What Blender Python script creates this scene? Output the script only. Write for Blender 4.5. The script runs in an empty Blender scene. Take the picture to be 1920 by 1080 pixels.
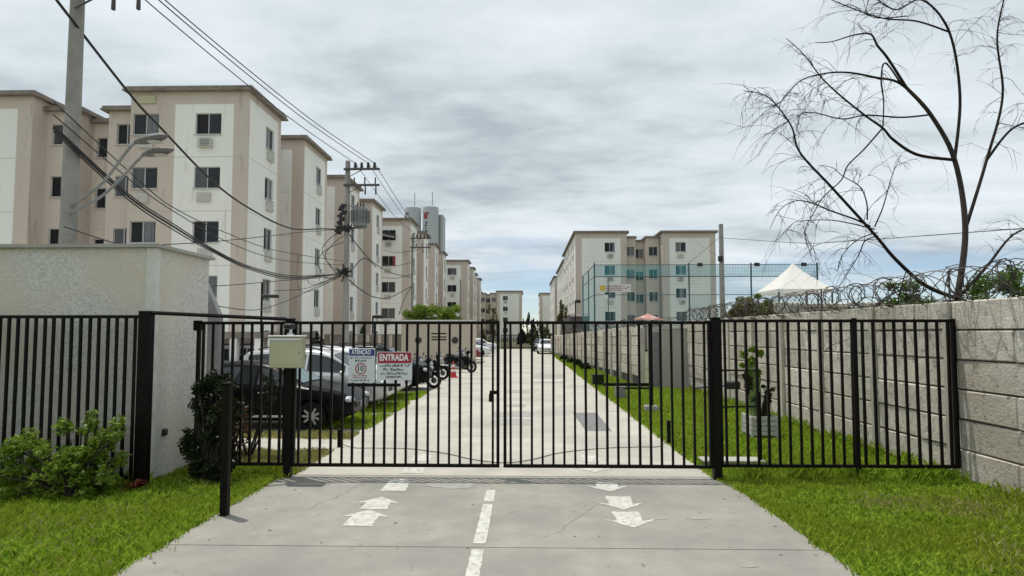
import bpy, math, random
import numpy as np
from mathutils import Vector, Matrix, Euler

rnd = random.Random(11)
NP = np.random.RandomState(5)
S = bpy.context.scene
COL = S.collection
RAD = math.radians

# ------------------------------------------------------------------ camera
FPX, EYE = 1100.0, 2.1                 # focal length in pixels of a 1920 wide frame, eye height
PITCH, YAW = RAD(3.0), RAD(1.3)
SH = (84.0 - FPX * math.tan(PITCH))    # lens shift in the same pixels
cam = bpy.data.cameras.new('camera')
cam.sensor_width = 36.0
cam.lens = FPX / 1920.0 * 36.0
cam.shift_y = SH / 1920.0
cam.clip_start = 0.1
cam.clip_end = 4000
camo = bpy.data.objects.new('camera', cam)
camo.location = (0, 0, EYE)
camo.rotation_euler = (RAD(90) + PITCH, 0, YAW)
COL.objects.link(camo)
S.camera = camo
_R = Euler((RAD(90) + PITCH, 0, YAW)).to_matrix()

def ray(u, v):
    return _R @ Vector(((u - 960) / FPX, (SH - (v - 540)) / FPX, -1))
def at(u, v, Y):
    d = ray(u, v); t = Y / d.y
    return Vector((d.x * t, Y, EYE + d.z * t))
def gnd(u, v, z=0.0):
    d = ray(u, v); t = (z - EYE) / d.z
    return Vector((d.x * t, d.y * t, z))
def X_(u, Y): return at(u, 600, Y).x
def Z_(v, Y): return at(960, v, Y).z

# ------------------------------------------------------------------ sky and sun
SUN_DIR = Vector((-0.20, 0.13, 0.96)).normalized()
w = bpy.data.worlds.new('World'); S.world = w; w.use_nodes = True
nt = w.node_tree; nt.nodes.clear()
def N(tree, typ, **kw):
    n = tree.nodes.new(typ)
    for k, v in kw.items(): setattr(n, k, v)
    return n
L = nt.links.new
out = N(nt, 'ShaderNodeOutputWorld')
sky = N(nt, 'ShaderNodeTexSky', sky_type='NISHITA')
sky.sun_disc = False
sky.sun_elevation = math.asin(SUN_DIR.z)
sky.sun_rotation = math.atan2(SUN_DIR.x, SUN_DIR.y)
sky.air_density = 0.8; sky.dust_density = 0.0; sky.ozone_density = 1.8
bg1 = N(nt, 'ShaderNodeBackground'); bg1.inputs[1].default_value = 0.10
L(sky.outputs[0], bg1.inputs[0])
tc = N(nt, 'ShaderNodeTexCoord'); sep = N(nt, 'ShaderNodeSeparateXYZ'); L(tc.outputs['Generated'], sep.inputs[0])
def math_node(tree, op, a, b=None, clamp=False):
    n = N(tree, 'ShaderNodeMath', operation=op); n.use_clamp = clamp
    for i, x in enumerate((a, b)):
        if x is None: continue
        if isinstance(x, (int, float)): n.inputs[i].default_value = x
        else: tree.links.new(x, n.inputs[i])
    return n.outputs[0]
zc = math_node(nt, 'MAXIMUM', sep.outputs[2], 0.0)
den = math_node(nt, 'ADD', zc, 0.10)
px = math_node(nt, 'DIVIDE', sep.outputs[0], den); py = math_node(nt, 'DIVIDE', sep.outputs[1], den)
cmb = N(nt, 'ShaderNodeCombineXYZ'); L(px, cmb.inputs[0]); L(py, cmb.inputs[1])
def wnoise(scale, detail, rough, off, dist=0.0):
    m = N(nt, 'ShaderNodeMapping'); m.inputs['Location'].default_value = off
    m.inputs['Rotation'].default_value = (0, 0, RAD(12)); m.inputs['Scale'].default_value = (0.8, 1.25, 1)
    L(cmb.outputs[0], m.inputs[0])
    n = N(nt, 'ShaderNodeTexNoise'); n.inputs['Scale'].default_value = scale
    n.inputs['Detail'].default_value = detail; n.inputs['Roughness'].default_value = rough; n.inputs['Distortion'].default_value = dist
    L(m.outputs[0], n.inputs['Vector']); return n.outputs['Fac']
n1 = wnoise(0.75, 9, 0.55, (3.1, 1.7, 0.0), 0.15)
n2 = wnoise(3.0, 10, 0.60, (7.3, 4.2, 2.0), 0.15)
n3 = wnoise(0.95, 6, 0.5, (8.85, 6.15, 5.0), 0.1)
# cloud cover: closed overhead, opening into streaks of blue low down
cov = math_node(nt, 'ADD', n1, math_node(nt, 'MULTIPLY', zc, 2.3))
ramp = N(nt, 'ShaderNodeValToRGB'); L(cov, ramp.inputs[0])
ramp.color_ramp.elements[0].position = 0.56; ramp.color_ramp.elements[0].color = (0.10, 0.10, 0.10, 1)
ramp.color_ramp.elements[1].position = 0.84; ramp.color_ramp.elements[1].color = (0.97, 0.97, 0.97, 1)
# cloud brightness
br = math_node(nt, 'ADD', math_node(nt, 'MULTIPLY', n2, 0.42), math_node(nt, 'MULTIPLY', n3, 0.72))
cr = N(nt, 'ShaderNodeValToRGB'); L(br, cr.inputs[0])
e = cr.color_ramp.elements
e[0].position = 0.42; e[0].color = (0.42, 0.475, 0.515, 1)
e[1].position = 0.72; e[1].color = (0.765, 0.825, 0.86, 1)
m_ = e.new(0.57); m_.color = (0.63, 0.70, 0.74, 1)
bg2 = N(nt, 'ShaderNodeBackground'); bg2.inputs[1].default_value = 1.0
L(cr.outputs[0], bg2.inputs[0])
mx = N(nt, 'ShaderNodeMixShader'); L(ramp.outputs[0], mx.inputs[0]); L(bg1.outputs[0], mx.inputs[1]); L(bg2.outputs[0], mx.inputs[2])
L(mx.outputs[0], out.inputs[0])

sl = bpy.data.lights.new('sun', 'SUN'); sl.energy = 3.1; sl.angle = RAD(0.7); sl.color = (1.0, 0.955, 0.88)
so = bpy.data.objects.new('sun', sl); so.rotation_euler = (-SUN_DIR).to_track_quat('-Z', 'Y').to_euler(); so.location = (-8, 6, 40)
COL.objects.link(so)
S.view_settings.view_transform = 'Standard'; S.view_settings.look = 'None'
S.view_settings.gamma = 1; S.view_settings.exposure = 0.16; S.view_settings.use_curve_mapping = False

# ------------------------------------------------------------------ helpers
def worg(o):
    v = Vector((0, 0, 0))
    while o is not None:
        v = v + o.location; o = o.parent
    return v
def tag(o, label=None, cat=None, group=None, kind=None):
    if label: o['label'] = label
    if cat: o['category'] = cat
    if group: o['group'] = group
    if kind: o['kind'] = kind
    return o
def thing(name, label, cat, loc=(0, 0, 0), rz=0.0, group=None):
    o = bpy.data.objects.new(name, None); COL.objects.link(o)
    o.empty_display_size = 0.2
    o.location = loc; o.rotation_euler = (0, 0, rz)
    return tag(o, label, cat, group)
def inst(name, me, parent, loc=(0, 0, 0), rz=0.0, world=True):
    o = bpy.data.objects.new(name, me); COL.objects.link(o)
    loc = Vector(loc)
    if parent is not None:
        o.parent = parent
        if world: loc = loc - worg(parent)
    o.location = loc; o.rotation_euler = (0, 0, rz)
    return o
def children(o): return [c for c in o.children]
def copy_tree(o, parent=None):
    c = o.copy(); COL.objects.link(c)
    if parent is not None: c.parent = parent
    for ch in children(o): copy_tree(ch, c)
    return c

class MB:
    def __init__(s): s.v = []; s.f = []; s.m = []
    def add(s, vs, fs, mi=0, M=None):
        b = len(s.v)
        for p in vs:
            s.v.append(tuple(M @ Vector(p)) if M is not None else tuple(p))
        for f in fs: s.f.append(tuple(i + b for i in f)); s.m.append(mi)
        return s
    def box(s, c, d, mi=0, rz=0.0, M=None):
        x, y, z = d[0] / 2, d[1] / 2, d[2] / 2
        vs = [(-x, -y, -z), (x, -y, -z), (x, y, -z), (-x, y, -z), (-x, -y, z), (x, -y, z), (x, y, z), (-x, y, z)]
        T = Matrix.Translation(c) @ Matrix.Rotation(rz, 4, 'Z')
        if M is not None: T = T @ M
        return s.add(vs, [(3, 2, 1, 0), (4, 5, 6, 7), (0, 1, 5, 4), (1, 2, 6, 5), (2, 3, 7, 6), (3, 0, 4, 7)], mi, T)
    def bbox(s, a, b, mi=0):
        return s.box(((a[0] + b[0]) / 2, (a[1] + b[1]) / 2, (a[2] + b[2]) / 2), (abs(b[0] - a[0]), abs(b[1] - a[1]), abs(b[2] - a[2])), mi)
    def cham(s, c, d, ch=0.01, mi=0):      # box with chamfered edges (all faces inset)
        x, y, z = d[0] / 2, d[1] / 2, d[2] / 2; k = ch
        vs = []
        for sx in (-1, 1):
            for sy in (-1, 1):
                for sz in (-1, 1):
                    vs += [(sx * x, sy * (y - k), sz * (z - k)), (sx * (x - k), sy * y, sz * (z - k)), (sx * (x - k), sy * (y - k), sz * z)]
        def id_(sx, sy, sz, a): return (((sx > 0) * 2 + (sy > 0)) * 2 + (sz > 0)) * 3 + a
        fs = []
        for a in range(3):
            o1, o2 = (a + 1) % 3, (a + 2) % 3
            for sg in (-1, 1):
                q = []
                for (p, r) in ((-1, -1), (1, -1), (1, 1), (-1, 1)):
                    sgn = [0, 0, 0]; sgn[a] = sg; sgn[o1] = p; sgn[o2] = r
                    q.append(id_(*sgn, a))
                fs.append(tuple(q if sg > 0 else q[::-1]))
            for p in (-1, 1):
                for r in (-1, 1):
                    A = [0, 0, 0]; A[a] = -1; A[o1] = p; A[o2] = r
                    B = list(A); B[a] = 1
                    q = [id_(*A, o1), id_(*B, o1), id_(*B, o2), id_(*A, o2)]
                    fs.append(tuple(q if p * r > 0 else q[::-1]))
        for sx in (-1, 1):
            for sy in (-1, 1):
                for sz in (-1, 1):
                    q = [id_(sx, sy, sz, 0), id_(sx, sy, sz, 1), id_(sx, sy, sz, 2)]
                    fs.append(tuple(q if sx * sy * sz > 0 else q[::-1]))
        return s.add(vs, fs, mi, Matrix.Translation(c))
    def tube(s, pts, r, n=6, mi=0, caps=True):
        pts = [Vector(p) for p in pts]; k = len(pts)
        rs = r if isinstance(r, (list, tuple)) else [r] * k
        b = len(s.v); up = None
        for i, p in enumerate(pts):
            t = (pts[min(i + 1, k - 1)] - pts[max(i - 1, 0)])
            if t.length < 1e-9: t = Vector((0, 0, 1))
            t.normalize()
            if up is None:
                up = Vector((0, 0, 1)) if abs(t.z) < 0.9 else Vector((1, 0, 0))
            side = t.cross(up)
            if side.length < 1e-6: side = t.cross(Vector((0.3, 1, 0.2)))
            side.normalize(); up = side.cross(t).normalized()
            for j in range(n):
                a = 2 * math.pi * j / n
                s.v.append(tuple(p + side * (math.cos(a) * rs[i]) + up * (math.sin(a) * rs[i])))
        for i in range(k - 1):
            for j in range(n):
                j2 = (j + 1) % n
                s.f.append((b + i * n + j, b + i * n + j2, b + (i + 1) * n + j2, b + (i + 1) * n + j)); s.m.append(mi)
        if caps:
            s.f.append(tuple(b + j for j in range(n))[::-1]); s.m.append(mi)
            s.f.append(tuple(b + (k - 1) * n + j for j in range(n))); s.m.append(mi)
        return s
    def lathe(s, prof, c=(0, 0, 0), n=16, axis='Z', mi=0):
        b = len(s.v); T = Matrix.Translation(c)
        if axis == 'Y': T = T @ Matrix.Rotation(RAD(-90), 4, 'X')
        if axis == 'X': T = T @ Matrix.Rotation(RAD(90), 4, 'Y')
        for (r, z) in prof:
            for j in range(n):
                a = 2 * math.pi * j / n
                s.v.append(tuple(T @ Vector((r * math.cos(a), r * math.sin(a), z))))
        for i in range(len(prof) - 1):
            for j in range(n):
                j2 = (j + 1) % n
                s.f.append((b + i * n + j, b + i * n + j2, b + (i + 1) * n + j2, b + (i + 1) * n + j)); s.m.append(mi)
        return s
    def prism(s, poly, h0, h1, mi=0, M=None):   # polygon in XY extruded along Z
        n = len(poly)
        vs = [(p[0], p[1], h0) for p in poly] + [(p[0], p[1], h1) for p in poly]
        fs = [tuple(range(n))[::-1], tuple(range(n, 2 * n))] + [(i, (i + 1) % n, n + (i + 1) % n, n + i) for i in range(n)]
        return s.add(vs, fs, mi, M)
    def ball(s, c, r, nu=10, nv=6, mi=0):
        r = r if isinstance(r, (tuple, list)) else (r, r, r)
        vs = []; fs = []
        for i in range(nv + 1):
            th = math.pi * i / nv
            for j in range(nu):
                a = 2 * math.pi * j / nu
                vs.append((r[0] * math.sin(th) * math.cos(a), r[1] * math.sin(th) * math.sin(a), r[2] * math.cos(th)))
        for i in range(nv):
            for j in range(nu):
                j2 = (j + 1) % nu
                fs.append((i * nu + j, (i + 1) * nu + j, (i + 1) * nu + j2, i * nu + j2))
        return s.add(vs, fs, mi, Matrix.Translation(c))
    def mesh(s, name, mats, smooth=None):
        me = bpy.data.meshes.new(name); me.from_pydata(s.v, [], s.f)
        for m in (mats if isinstance(mats, (list, tuple)) else [mats]): me.materials.append(m)
        if any(s.m): me.polygons.foreach_set('material_index', s.m)
        if smooth is not None:
            me.polygons.foreach_set('use_smooth', [True] * len(me.polygons))
            me.set_sharp_from_angle(angle=RAD(smooth))
        me.validate(); me.update()
        return me
    def build(s, name, mats, parent=None, world=True, smooth=None):
        if parent is not None and world:
            o = worg(parent); s.v = [(p[0] - o.x, p[1] - o.y, p[2] - o.z) for p in s.v]
        ob = bpy.data.objects.new(name, s.mesh(name, mats, smooth)); COL.objects.link(ob)
        if parent is not None: ob.parent = parent
        return ob

def np_mesh(name, V, Fq, mat, parent=None, k=4):
    """mesh from numpy arrays: V (n,3), Fq (m,k)"""
    if parent is not None:
        V = V - np.array(worg(parent))
    me = bpy.data.meshes.new(name)
    me.vertices.add(len(V)); me.vertices.foreach_set('co', V.astype(np.float32).ravel())
    me.loops.add(Fq.size); me.loops.foreach_set('vertex_index', Fq.astype(np.int32).ravel())
    me.polygons.add(len(Fq)); me.polygons.foreach_set('loop_start', np.arange(0, Fq.size, k, dtype=np.int32))
    me.update(calc_edges=True); me.materials.append(mat)
    o = bpy.data.objects.new(name, me); COL.objects.link(o)
    if parent is not None: o.parent = parent
    return o

# ------------------------------------------------------------------ materials
def mat(name, col, rough=0.7, col2=None, scale=3.0, contrast=(0.35, 0.65), col3=None, scale3=0.4, bump=0.0, bscale=40.0,
        metal=0.0, spec=0.5, per_object=0.0, trans=0.0, stretch=(1, 1, 1), coat=0.0, detail=6, dirt=None):
    m = bpy.data.materials.new(name); m.use_nodes = True
    t = m.node_tree; b = t.nodes['Principled BSDF']; ln = t.links.new
    b.inputs['Roughness'].default_value = rough; b.inputs['Metallic'].default_value = metal
    b.inputs['Specular IOR Level'].default_value = spec
    b.inputs['Coat Weight'].default_value = coat
    c = None
    geo = N(t, 'ShaderNodeNewGeometry')
    mp = N(t, 'ShaderNodeMapping'); mp.inputs['Scale'].default_value = stretch; ln(geo.outputs['Position'], mp.inputs[0])
    def noise(sc, det=detail, r=0.6):
        n = N(t, 'ShaderNodeTexNoise'); n.inputs['Scale'].default_value = sc; n.inputs['Detail'].default_value = det
        n.inputs['Roughness'].default_value = r; ln(mp.outputs[0], n.inputs['Vector']); return n.outputs['Fac']
    def mix(f, a, bcol):
        x = N(t, 'ShaderNodeMix', data_type='RGBA')
        if isinstance(f, float): x.inputs[0].default_value = f
        else: ln(f, x.inputs[0])
        for i, q in ((6, a), (7, bcol)):
            if isinstance(q, tuple): x.inputs[i].default_value = (*q, 1)
            else: ln(q, x.inputs[i])
        return x.outputs[2]
    def ramp_(f, lo, hi):
        r = N(t, 'ShaderNodeMapRange'); r.clamp = True
        r.inputs['From Min'].default_value = lo; r.inputs['From Max'].default_value = hi; ln(f, r.inputs['Value']); return r.outputs[0]
    c = col
    if col2: c = mix(ramp_(noise(scale), *contrast), c, col2)
    if col3: c = mix(ramp_(noise(scale3, 4, 0.55), 0.42, 0.68), c, col3)
    if dirt:                                  # speckled wear: (colour, scale, threshold)
        c = mix(ramp_(noise(dirt[1], 8, 0.7), dirt[2], dirt[2] + 0.1), c, dirt[0])
    if per_object:
        oi = N(t, 'ShaderNodeObjectInfo'); hv = N(t, 'ShaderNodeHueSaturation')
        v = N(t, 'ShaderNodeMapRange'); v.inputs['To Min'].default_value = 1 - per_object; v.inputs['To Max'].default_value = 1 + per_object
        ln(oi.outputs['Random'], v.inputs['Value']); ln(v.outputs[0], hv.inputs['Value'])
        if isinstance(c, tuple): hv.inputs['Color'].default_value = (*c, 1)
        else: ln(c, hv.inputs['Color'])
        c = hv.outputs[0]
    if isinstance(c, tuple): b.inputs['Base Color'].default_value = (*c, 1)
    else: ln(c, b.inputs['Base Color'])
    if bump:
        bp = N(t, 'ShaderNodeBump'); bp.inputs['Strength'].default_value = bump; bp.inputs['Distance'].default_value = 0.02
        ln(noise(bscale, 5, 0.65), bp.inputs['Height']); ln(bp.outputs[0], b.inputs['Normal'])
    if trans:                                  # thin leaves: some light comes through
        tr = N(t, 'ShaderNodeBsdfTranslucent'); ms = N(t, 'ShaderNodeMixShader'); ms.inputs[0].default_value = trans
        if isinstance(c, tuple): tr.inputs[0].default_value = (*c, 1)
        else: ln(c, tr.inputs[0])
        o_ = t.nodes['Material Output']; ln(b.outputs[0], ms.inputs[1]); ln(tr.outputs[0], ms.inputs[2]); ln(ms.outputs[0], o_.inputs[0])
    return m

M = {}
M['concrete_road'] = mat('concrete_road', (0.50, 0.475, 0.415), 0.9, (0.40, 0.38, 0.335), 2.2, (0.3, 0.7), (0.345, 0.33, 0.295), 0.5, bump=0.35, bscale=70, dirt=((0.24, 0.23, 0.205), 3.2, 0.62), spec=0.3)
M['concrete_drive'] = mat('concrete_driveway', (0.345, 0.33, 0.288), 0.9, (0.27, 0.258, 0.228), 3.0, (0.3, 0.7), (0.235, 0.226, 0.205), 0.7, bump=0.5, bscale=80, dirt=((0.20, 0.19, 0.17), 4.5, 0.60), spec=0.3, detail=9)
M['concrete_path'] = mat('concrete_path', (0.47, 0.45, 0.40), 0.9, (0.36, 0.345, 0.30), 1.7, bump=0.3, bscale=40)
M['joint'] = mat('joint_filler', (0.17, 0.165, 0.15), 0.95, (0.11, 0.105, 0.09), 9)
M['paint_white'] = mat('road_paint', (0.57, 0.56, 0.51), 0.8, (0.46, 0.45, 0.405), 7, dirt=((0.35, 0.335, 0.295), 13, 0.50))
M['crack'] = mat('crack_fill', (0.13, 0.12, 0.105), 0.95)
M['tyre_mark'] = mat('tyre_polish', (0.315, 0.302, 0.27), 0.8, (0.36, 0.345, 0.305), 6, stretch=(1, .25, 1))
M['patch_dark'] = mat('asphalt_patch', (0.20, 0.20, 0.20), 0.9, (0.15, 0.15, 0.15), 8, bump=0.4, bscale=80)
M['stain'] = mat('oil_stain', (0.27, 0.26, 0.24), 0.7, (0.34, 0.33, 0.30), 6)
M['soil'] = mat('soil', (0.20, 0.165, 0.11), 0.95, (0.13, 0.11, 0.07), 2.0, bump=0.5, bscale=20)
M['ground'] = mat('ground', (0.13, 0.13, 0.07), 0.95, (0.10, 0.115, 0.05), 0.3, bump=0.3)
M['lawn'] = mat('lawn_floor', (0.05, 0.085, 0.008), 0.95, (0.028, 0.05, 0.005), 9, col3=(0.09, 0.10, 0.02), scale3=0.8, bump=0.5, bscale=40)  # floor coloured dark, painted shade in the gaps between blades
M['grass'] = mat('grass_blade', (0.42, 0.56, 0.06), 0.6, (0.10, 0.22, 0.006), 17, (0.42, 0.62), (0.27, 0.33, 0.03), 0.75, trans=0.35, spec=0.12, detail=3)
M['grass_dry'] = mat('dry_grass_blade', (0.48, 0.42, 0.18), 0.6, (0.22, 0.25, 0.05), 14, trans=0.3, spec=0.25)
M['black_metal'] = mat('black_metal', (0.0035, 0.003, 0.003), 0.5, (0.007, 0.0048, 0.0035), 14, spec=0.14, bump=0.05, dirt=((0.022, 0.010, 0.006), 22, 0.67))
M['wall_white'] = mat('white_wall_paint', (0.86, 0.85, 0.80), 0.9, (0.81, 0.795, 0.75), 0.5, bump=0.06, bscale=30, stretch=(1, 1, 0.14), dirt=((0.66, 0.64, 0.58), 2.4, 0.58), col3=(0.78, 0.775, 0.74), scale3=0.25)
M['wall_tan'] = mat('tan_wall_paint', (0.60, 0.52, 0.455), 0.9, (0.55, 0.47, 0.405), 0.5, bump=0.06, bscale=30, stretch=(1, 1, 0.14), dirt=((0.41, 0.345, 0.29), 2.4, 0.58))
M['wall_hut_lit'] = mat('hut_render_lit', (0.60, 0.51, 0.40), 0.9, (0.55, 0.46, 0.35), 0.5, bump=0.06, bscale=30, stretch=(1, 1, 0.25))
M['wall_grey'] = mat('grey_wall_base', (0.20, 0.185, 0.165), 0.9, (0.25, 0.23, 0.20), 0.7)
M['roof'] = mat('roof_edge', (0.28, 0.24, 0.205), 0.85, (0.17, 0.145, 0.125), 2.5, bump=0.2)
M['frame_white'] = mat('window_frame_white', (0.52, 0.53, 0.53), 0.45)
M['ac'] = mat('ac_plastic', (0.56, 0.55, 0.51), 0.6, (0.48, 0.47, 0.43), 3)
M['ac_dark'] = mat('ac_grille', (0.16, 0.155, 0.15), 0.7)
M['glass'] = mat('window_glass', (0.012, 0.014, 0.016), 0.08, spec=0.35)
M['glass2'] = mat('window_glass_curtained', (0.085, 0.085, 0.085), 0.1, (0.045, 0.045, 0.05), 2.2, spec=0.5, stretch=(6, 6, 0.3))
M['glass3'] = mat('window_glass_blind', (0.16, 0.165, 0.17), 0.15, (0.08, 0.085, 0.09), 1.5, spec=0.5, stretch=(5, 5, 0.3))
M['curtain_red'] = mat('red_curtain', (0.38, 0.05, 0.07), 0.6, (0.22, 0.02, 0.04), 5)
M['pipe'] = mat('downpipe', (0.30, 0.28, 0.25), 0.6)
M['stucco'] = mat('grey_stucco', (0.72, 0.695, 0.65), 0.95, (0.54, 0.518, 0.48), 28, (0.40, 0.60), (0.66, 0.59, 0.49), 0.9, bump=1.0, bscale=30, dirt=((0.40, 0.375, 0.335), 34, 0.585), detail=3)
M['stucco_trim'] = mat('stucco_trim', (0.70, 0.68, 0.63), 0.9, (0.58, 0.56, 0.52), 5)
M['slab'] = mat('wall_slab', (0.66, 0.61, 0.53), 0.95, (0.47, 0.43, 0.37), 6.0, (0.35, 0.65), (0.45, 0.40, 0.33), 0.9, bump=0.9, bscale=24, per_object=0.16, dirt=((0.20, 0.175, 0.14), 9, 0.555))
M['slab_post'] = mat('wall_post', (0.56, 0.52, 0.44), 0.95, (0.42, 0.385, 0.325), 2.5, bump=0.4, bscale=35, per_object=0.08)
M['plaster'] = mat('grey_plaster', (0.40, 0.385, 0.35), 0.9, (0.33, 0.315, 0.285), 1.2, bump=0.15, stretch=(1, 1, 0.3))
M['wire'] = mat('razor_wire_steel', (0.06, 0.055, 0.05), 0.6, (0.05, 0.03, 0.02), 6, metal=0.2)
M['cable'] = mat('black_cable', (0.014, 0.014, 0.015), 0.6)
M['pole'] = mat('pole_concrete', (0.33, 0.32, 0.29), 0.9, (0.25, 0.24, 0.22), 3, bump=0.3)
M['steel'] = mat('galvanised_steel', (0.34, 0.36, 0.37), 0.5, (0.26, 0.27, 0.28), 4, metal=0.6)
M['steel_dark'] = mat('dark_crossarm', (0.05, 0.052, 0.055), 0.6, (0.09, 0.085, 0.08), 7)
M['opening_shade'] = mat('opening_shade_dark', (0.018, 0.018, 0.02), 0.9)
M['wall_joint'] = mat('wall_joint_line', (0.46, 0.44, 0.41), 0.9)
M['insulator'] = mat('insulator', (0.05, 0.04, 0.035), 0.3)
M['transformer'] = mat('transformer_grey', (0.23, 0.235, 0.235), 0.55, (0.17, 0.17, 0.17), 6)
M['cream'] = mat('cream_plastic', (0.47, 0.46, 0.30), 0.45, (0.43, 0.415, 0.26), 3, dirt=((0.36, 0.32, 0.16), 5, 0.66))
M['lamp_grey'] = mat('lamp_housing', (0.20, 0.20, 0.195), 0.6, (0.11, 0.11, 0.11), 14)
M['white'] = mat('white_enamel', (0.74, 0.75, 0.76), 0.5, (0.66, 0.68, 0.68), 6)
M['sign_white'] = mat('sign_white', (0.60, 0.63, 0.62), 0.5, (0.55, 0.58, 0.58), 5)
M['sign_blue'] = mat('sign_blue', (0.018, 0.03, 0.17), 0.5, (0.022, 0.04, 0.2), 6)
M['sign_red'] = mat('sign_red', (0.34, 0.016, 0.035), 0.5, (0.29, 0.014, 0.03), 6)
M['ink'] = mat('sign_ink', (0.06, 0.075, 0.09), 0.6)
M['ink_red'] = mat('sign_ink_red', (0.30, 0.08, 0.08), 0.6)
M['ink_white'] = mat('sign_letter_white', (0.75, 0.75, 0.75), 0.5)
M['rubber'] = mat('rubber', (0.008, 0.008, 0.008), 0.85, spec=0.2)
M['chrome'] = mat('bright_metal', (0.62, 0.62, 0.62), 0.22, metal=0.9)
M['rim'] = mat('wheel_rim', (0.42, 0.43, 0.44), 0.35, metal=0.6)
M['carglass'] = mat('car_glass', (0.012, 0.016, 0.018), 0.04, spec=0.7)
M['carglass_teal'] = mat('car_windscreen', (0.10, 0.17, 0.17), 0.06, (0.05, 0.09, 0.09), 2.0, spec=0.7)
M['lens'] = mat('headlamp_lens', (0.55, 0.58, 0.60), 0.1, (0.25, 0.27, 0.28), 18, spec=0.7)
M['lens_red'] = mat('tail_lens', (0.28, 0.01, 0.012), 0.15, spec=0.6)
M['plastic'] = mat('black_plastic', (0.022, 0.022, 0.023), 0.6)
for k_, c_ in (('paint_black', (0.003, 0.003, 0.004)), ('paint_silver', (0.45, 0.46, 0.47)), ('paint_whitecar', (0.72, 0.73, 0.73)),
               ('paint_red', (0.23, 0.012, 0.025)), ('paint_grey', (0.13, 0.135, 0.14)), ('paint_blue', (0.05, 0.07, 0.10))):
    M[k_] = mat('car_' + k_, c_, 0.28, tuple(x * 0.9 for x in c_), 2.0, coat=0.0 if k_ == 'paint_black' else 0.5, metal=0.3 if 'silver' in k_ else 0.0, spec=0.12 if k_ == 'paint_black' else 0.5)
M['cone_red'] = mat('cone_red', (0.52, 0.035, 0.035), 0.6, (0.42, 0.03, 0.03), 8)
M['leaf'] = mat('leaf_green', (0.10, 0.18, 0.018), 0.5, (0.06, 0.115, 0.012), 2.2, trans=0.3, spec=0.35)
M['leaf_bright'] = mat('leaf_bright', (0.20, 0.29, 0.025), 0.5, (0.11, 0.18, 0.016), 2.0, trans=0.35, spec=0.35)
M['leaf_dark'] = mat('leaf_dark', (0.013, 0.021, 0.007), 0.55, (0.026, 0.034, 0.011), 3.0, trans=0.1, spec=0.15)
M['leaf_olive'] = mat('leaf_olive', (0.10, 0.13, 0.028), 0.55, (0.16, 0.13, 0.05), 2.6, trans=0.25, spec=0.3)
M['leaf_red'] = mat('leaf_red', (0.30, 0.045, 0.025), 0.5, (0.18, 0.05, 0.03), 6, trans=0.3)
M['leaf_rust'] = mat('leaf_rust', (0.13, 0.045, 0.022), 0.6, (0.06, 0.05, 0.02), 9, trans=0.2)
M['petal'] = mat('white_petal', (0.72, 0.72, 0.68), 0.6, trans=0.2)
M['bark'] = mat('bark', (0.05, 0.038, 0.03), 0.9, (0.028, 0.021, 0.017), 12, bump=0.5, bscale=30)
M['twig'] = mat('twig_bark', (0.016, 0.013, 0.012), 0.9, (0.03, 0.022, 0.018), 6, spec=0.15)
M['cactus'] = mat('cactus_skin', (0.17, 0.23, 0.06), 0.55, (0.08, 0.12, 0.03), 9)
M['wood_white'] = mat('weathered_slat', (0.55, 0.54, 0.50), 0.8, (0.38, 0.37, 0.34), 10, bump=0.3, stretch=(0.4, 0.4, 3))
M['canvas'] = mat('tent_canvas', (0.88, 0.87, 0.84), 0.8, (0.82, 0.80, 0.76), 2.5, trans=0.3)
M['net'] = mat('net_cord', (0.12, 0.45, 0.46), 0.8, (0.08, 0.36, 0.44), 1.0)
M['net_post'] = mat('net_post_steel', (0.05, 0.09, 0.10), 0.6, (0.07, 0.11, 0.12), 3)
M['banner'] = mat('banner_white', (0.72, 0.70, 0.68), 0.7, (0.64, 0.61, 0.58), 1.6)
M['yellow'] = mat('banner_yellow', (0.62, 0.45, 0.08), 0.7)
M['tower'] = mat('tower_render', (0.47, 0.495, 0.51), 0.8, (0.42, 0.44, 0.46), 0.12, stretch=(1, 1, 0.2))
M['umbrella'] = mat('parasol_cloth', (0.62, 0.22, 0.18), 0.8, (0.72, 0.48, 0.42), 1.8, trans=0.2)
M['shed'] = mat('shed_roof', (0.10, 0.075, 0.085), 0.8, (0.14, 0.11, 0.11), 2)
M['wall_hut'] = mat('hut_render', (0.52, 0.455, 0.37), 0.9, (0.47, 0.41, 0.33), 0.8, bump=0.1, stretch=(1, 1, 0.3))
M['block_far'] = mat('far_block_wall', (0.45, 0.41, 0.35), 0.95, (0.30, 0.27, 0.23), 2.4, bump=0.6, bscale=12)

# ------------------------------------------------------------------ ground, road, lawns
def sheet(name, pts, z, m, kind='structure', parent=None, th=0.0):
    mb = MB()
    if th: mb.prism(pts, z - th, z)
    else: mb.add([(p[0], p[1], z) for p in pts], [tuple(range(len(pts)))])
    o = mb.build(name, m, parent)
    if kind: o['kind'] = kind
    return o
sheet('ground', [(-900, -60), (900, -60), (900, 1500), (-900, 1500)], -0.09, M['ground'])

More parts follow.
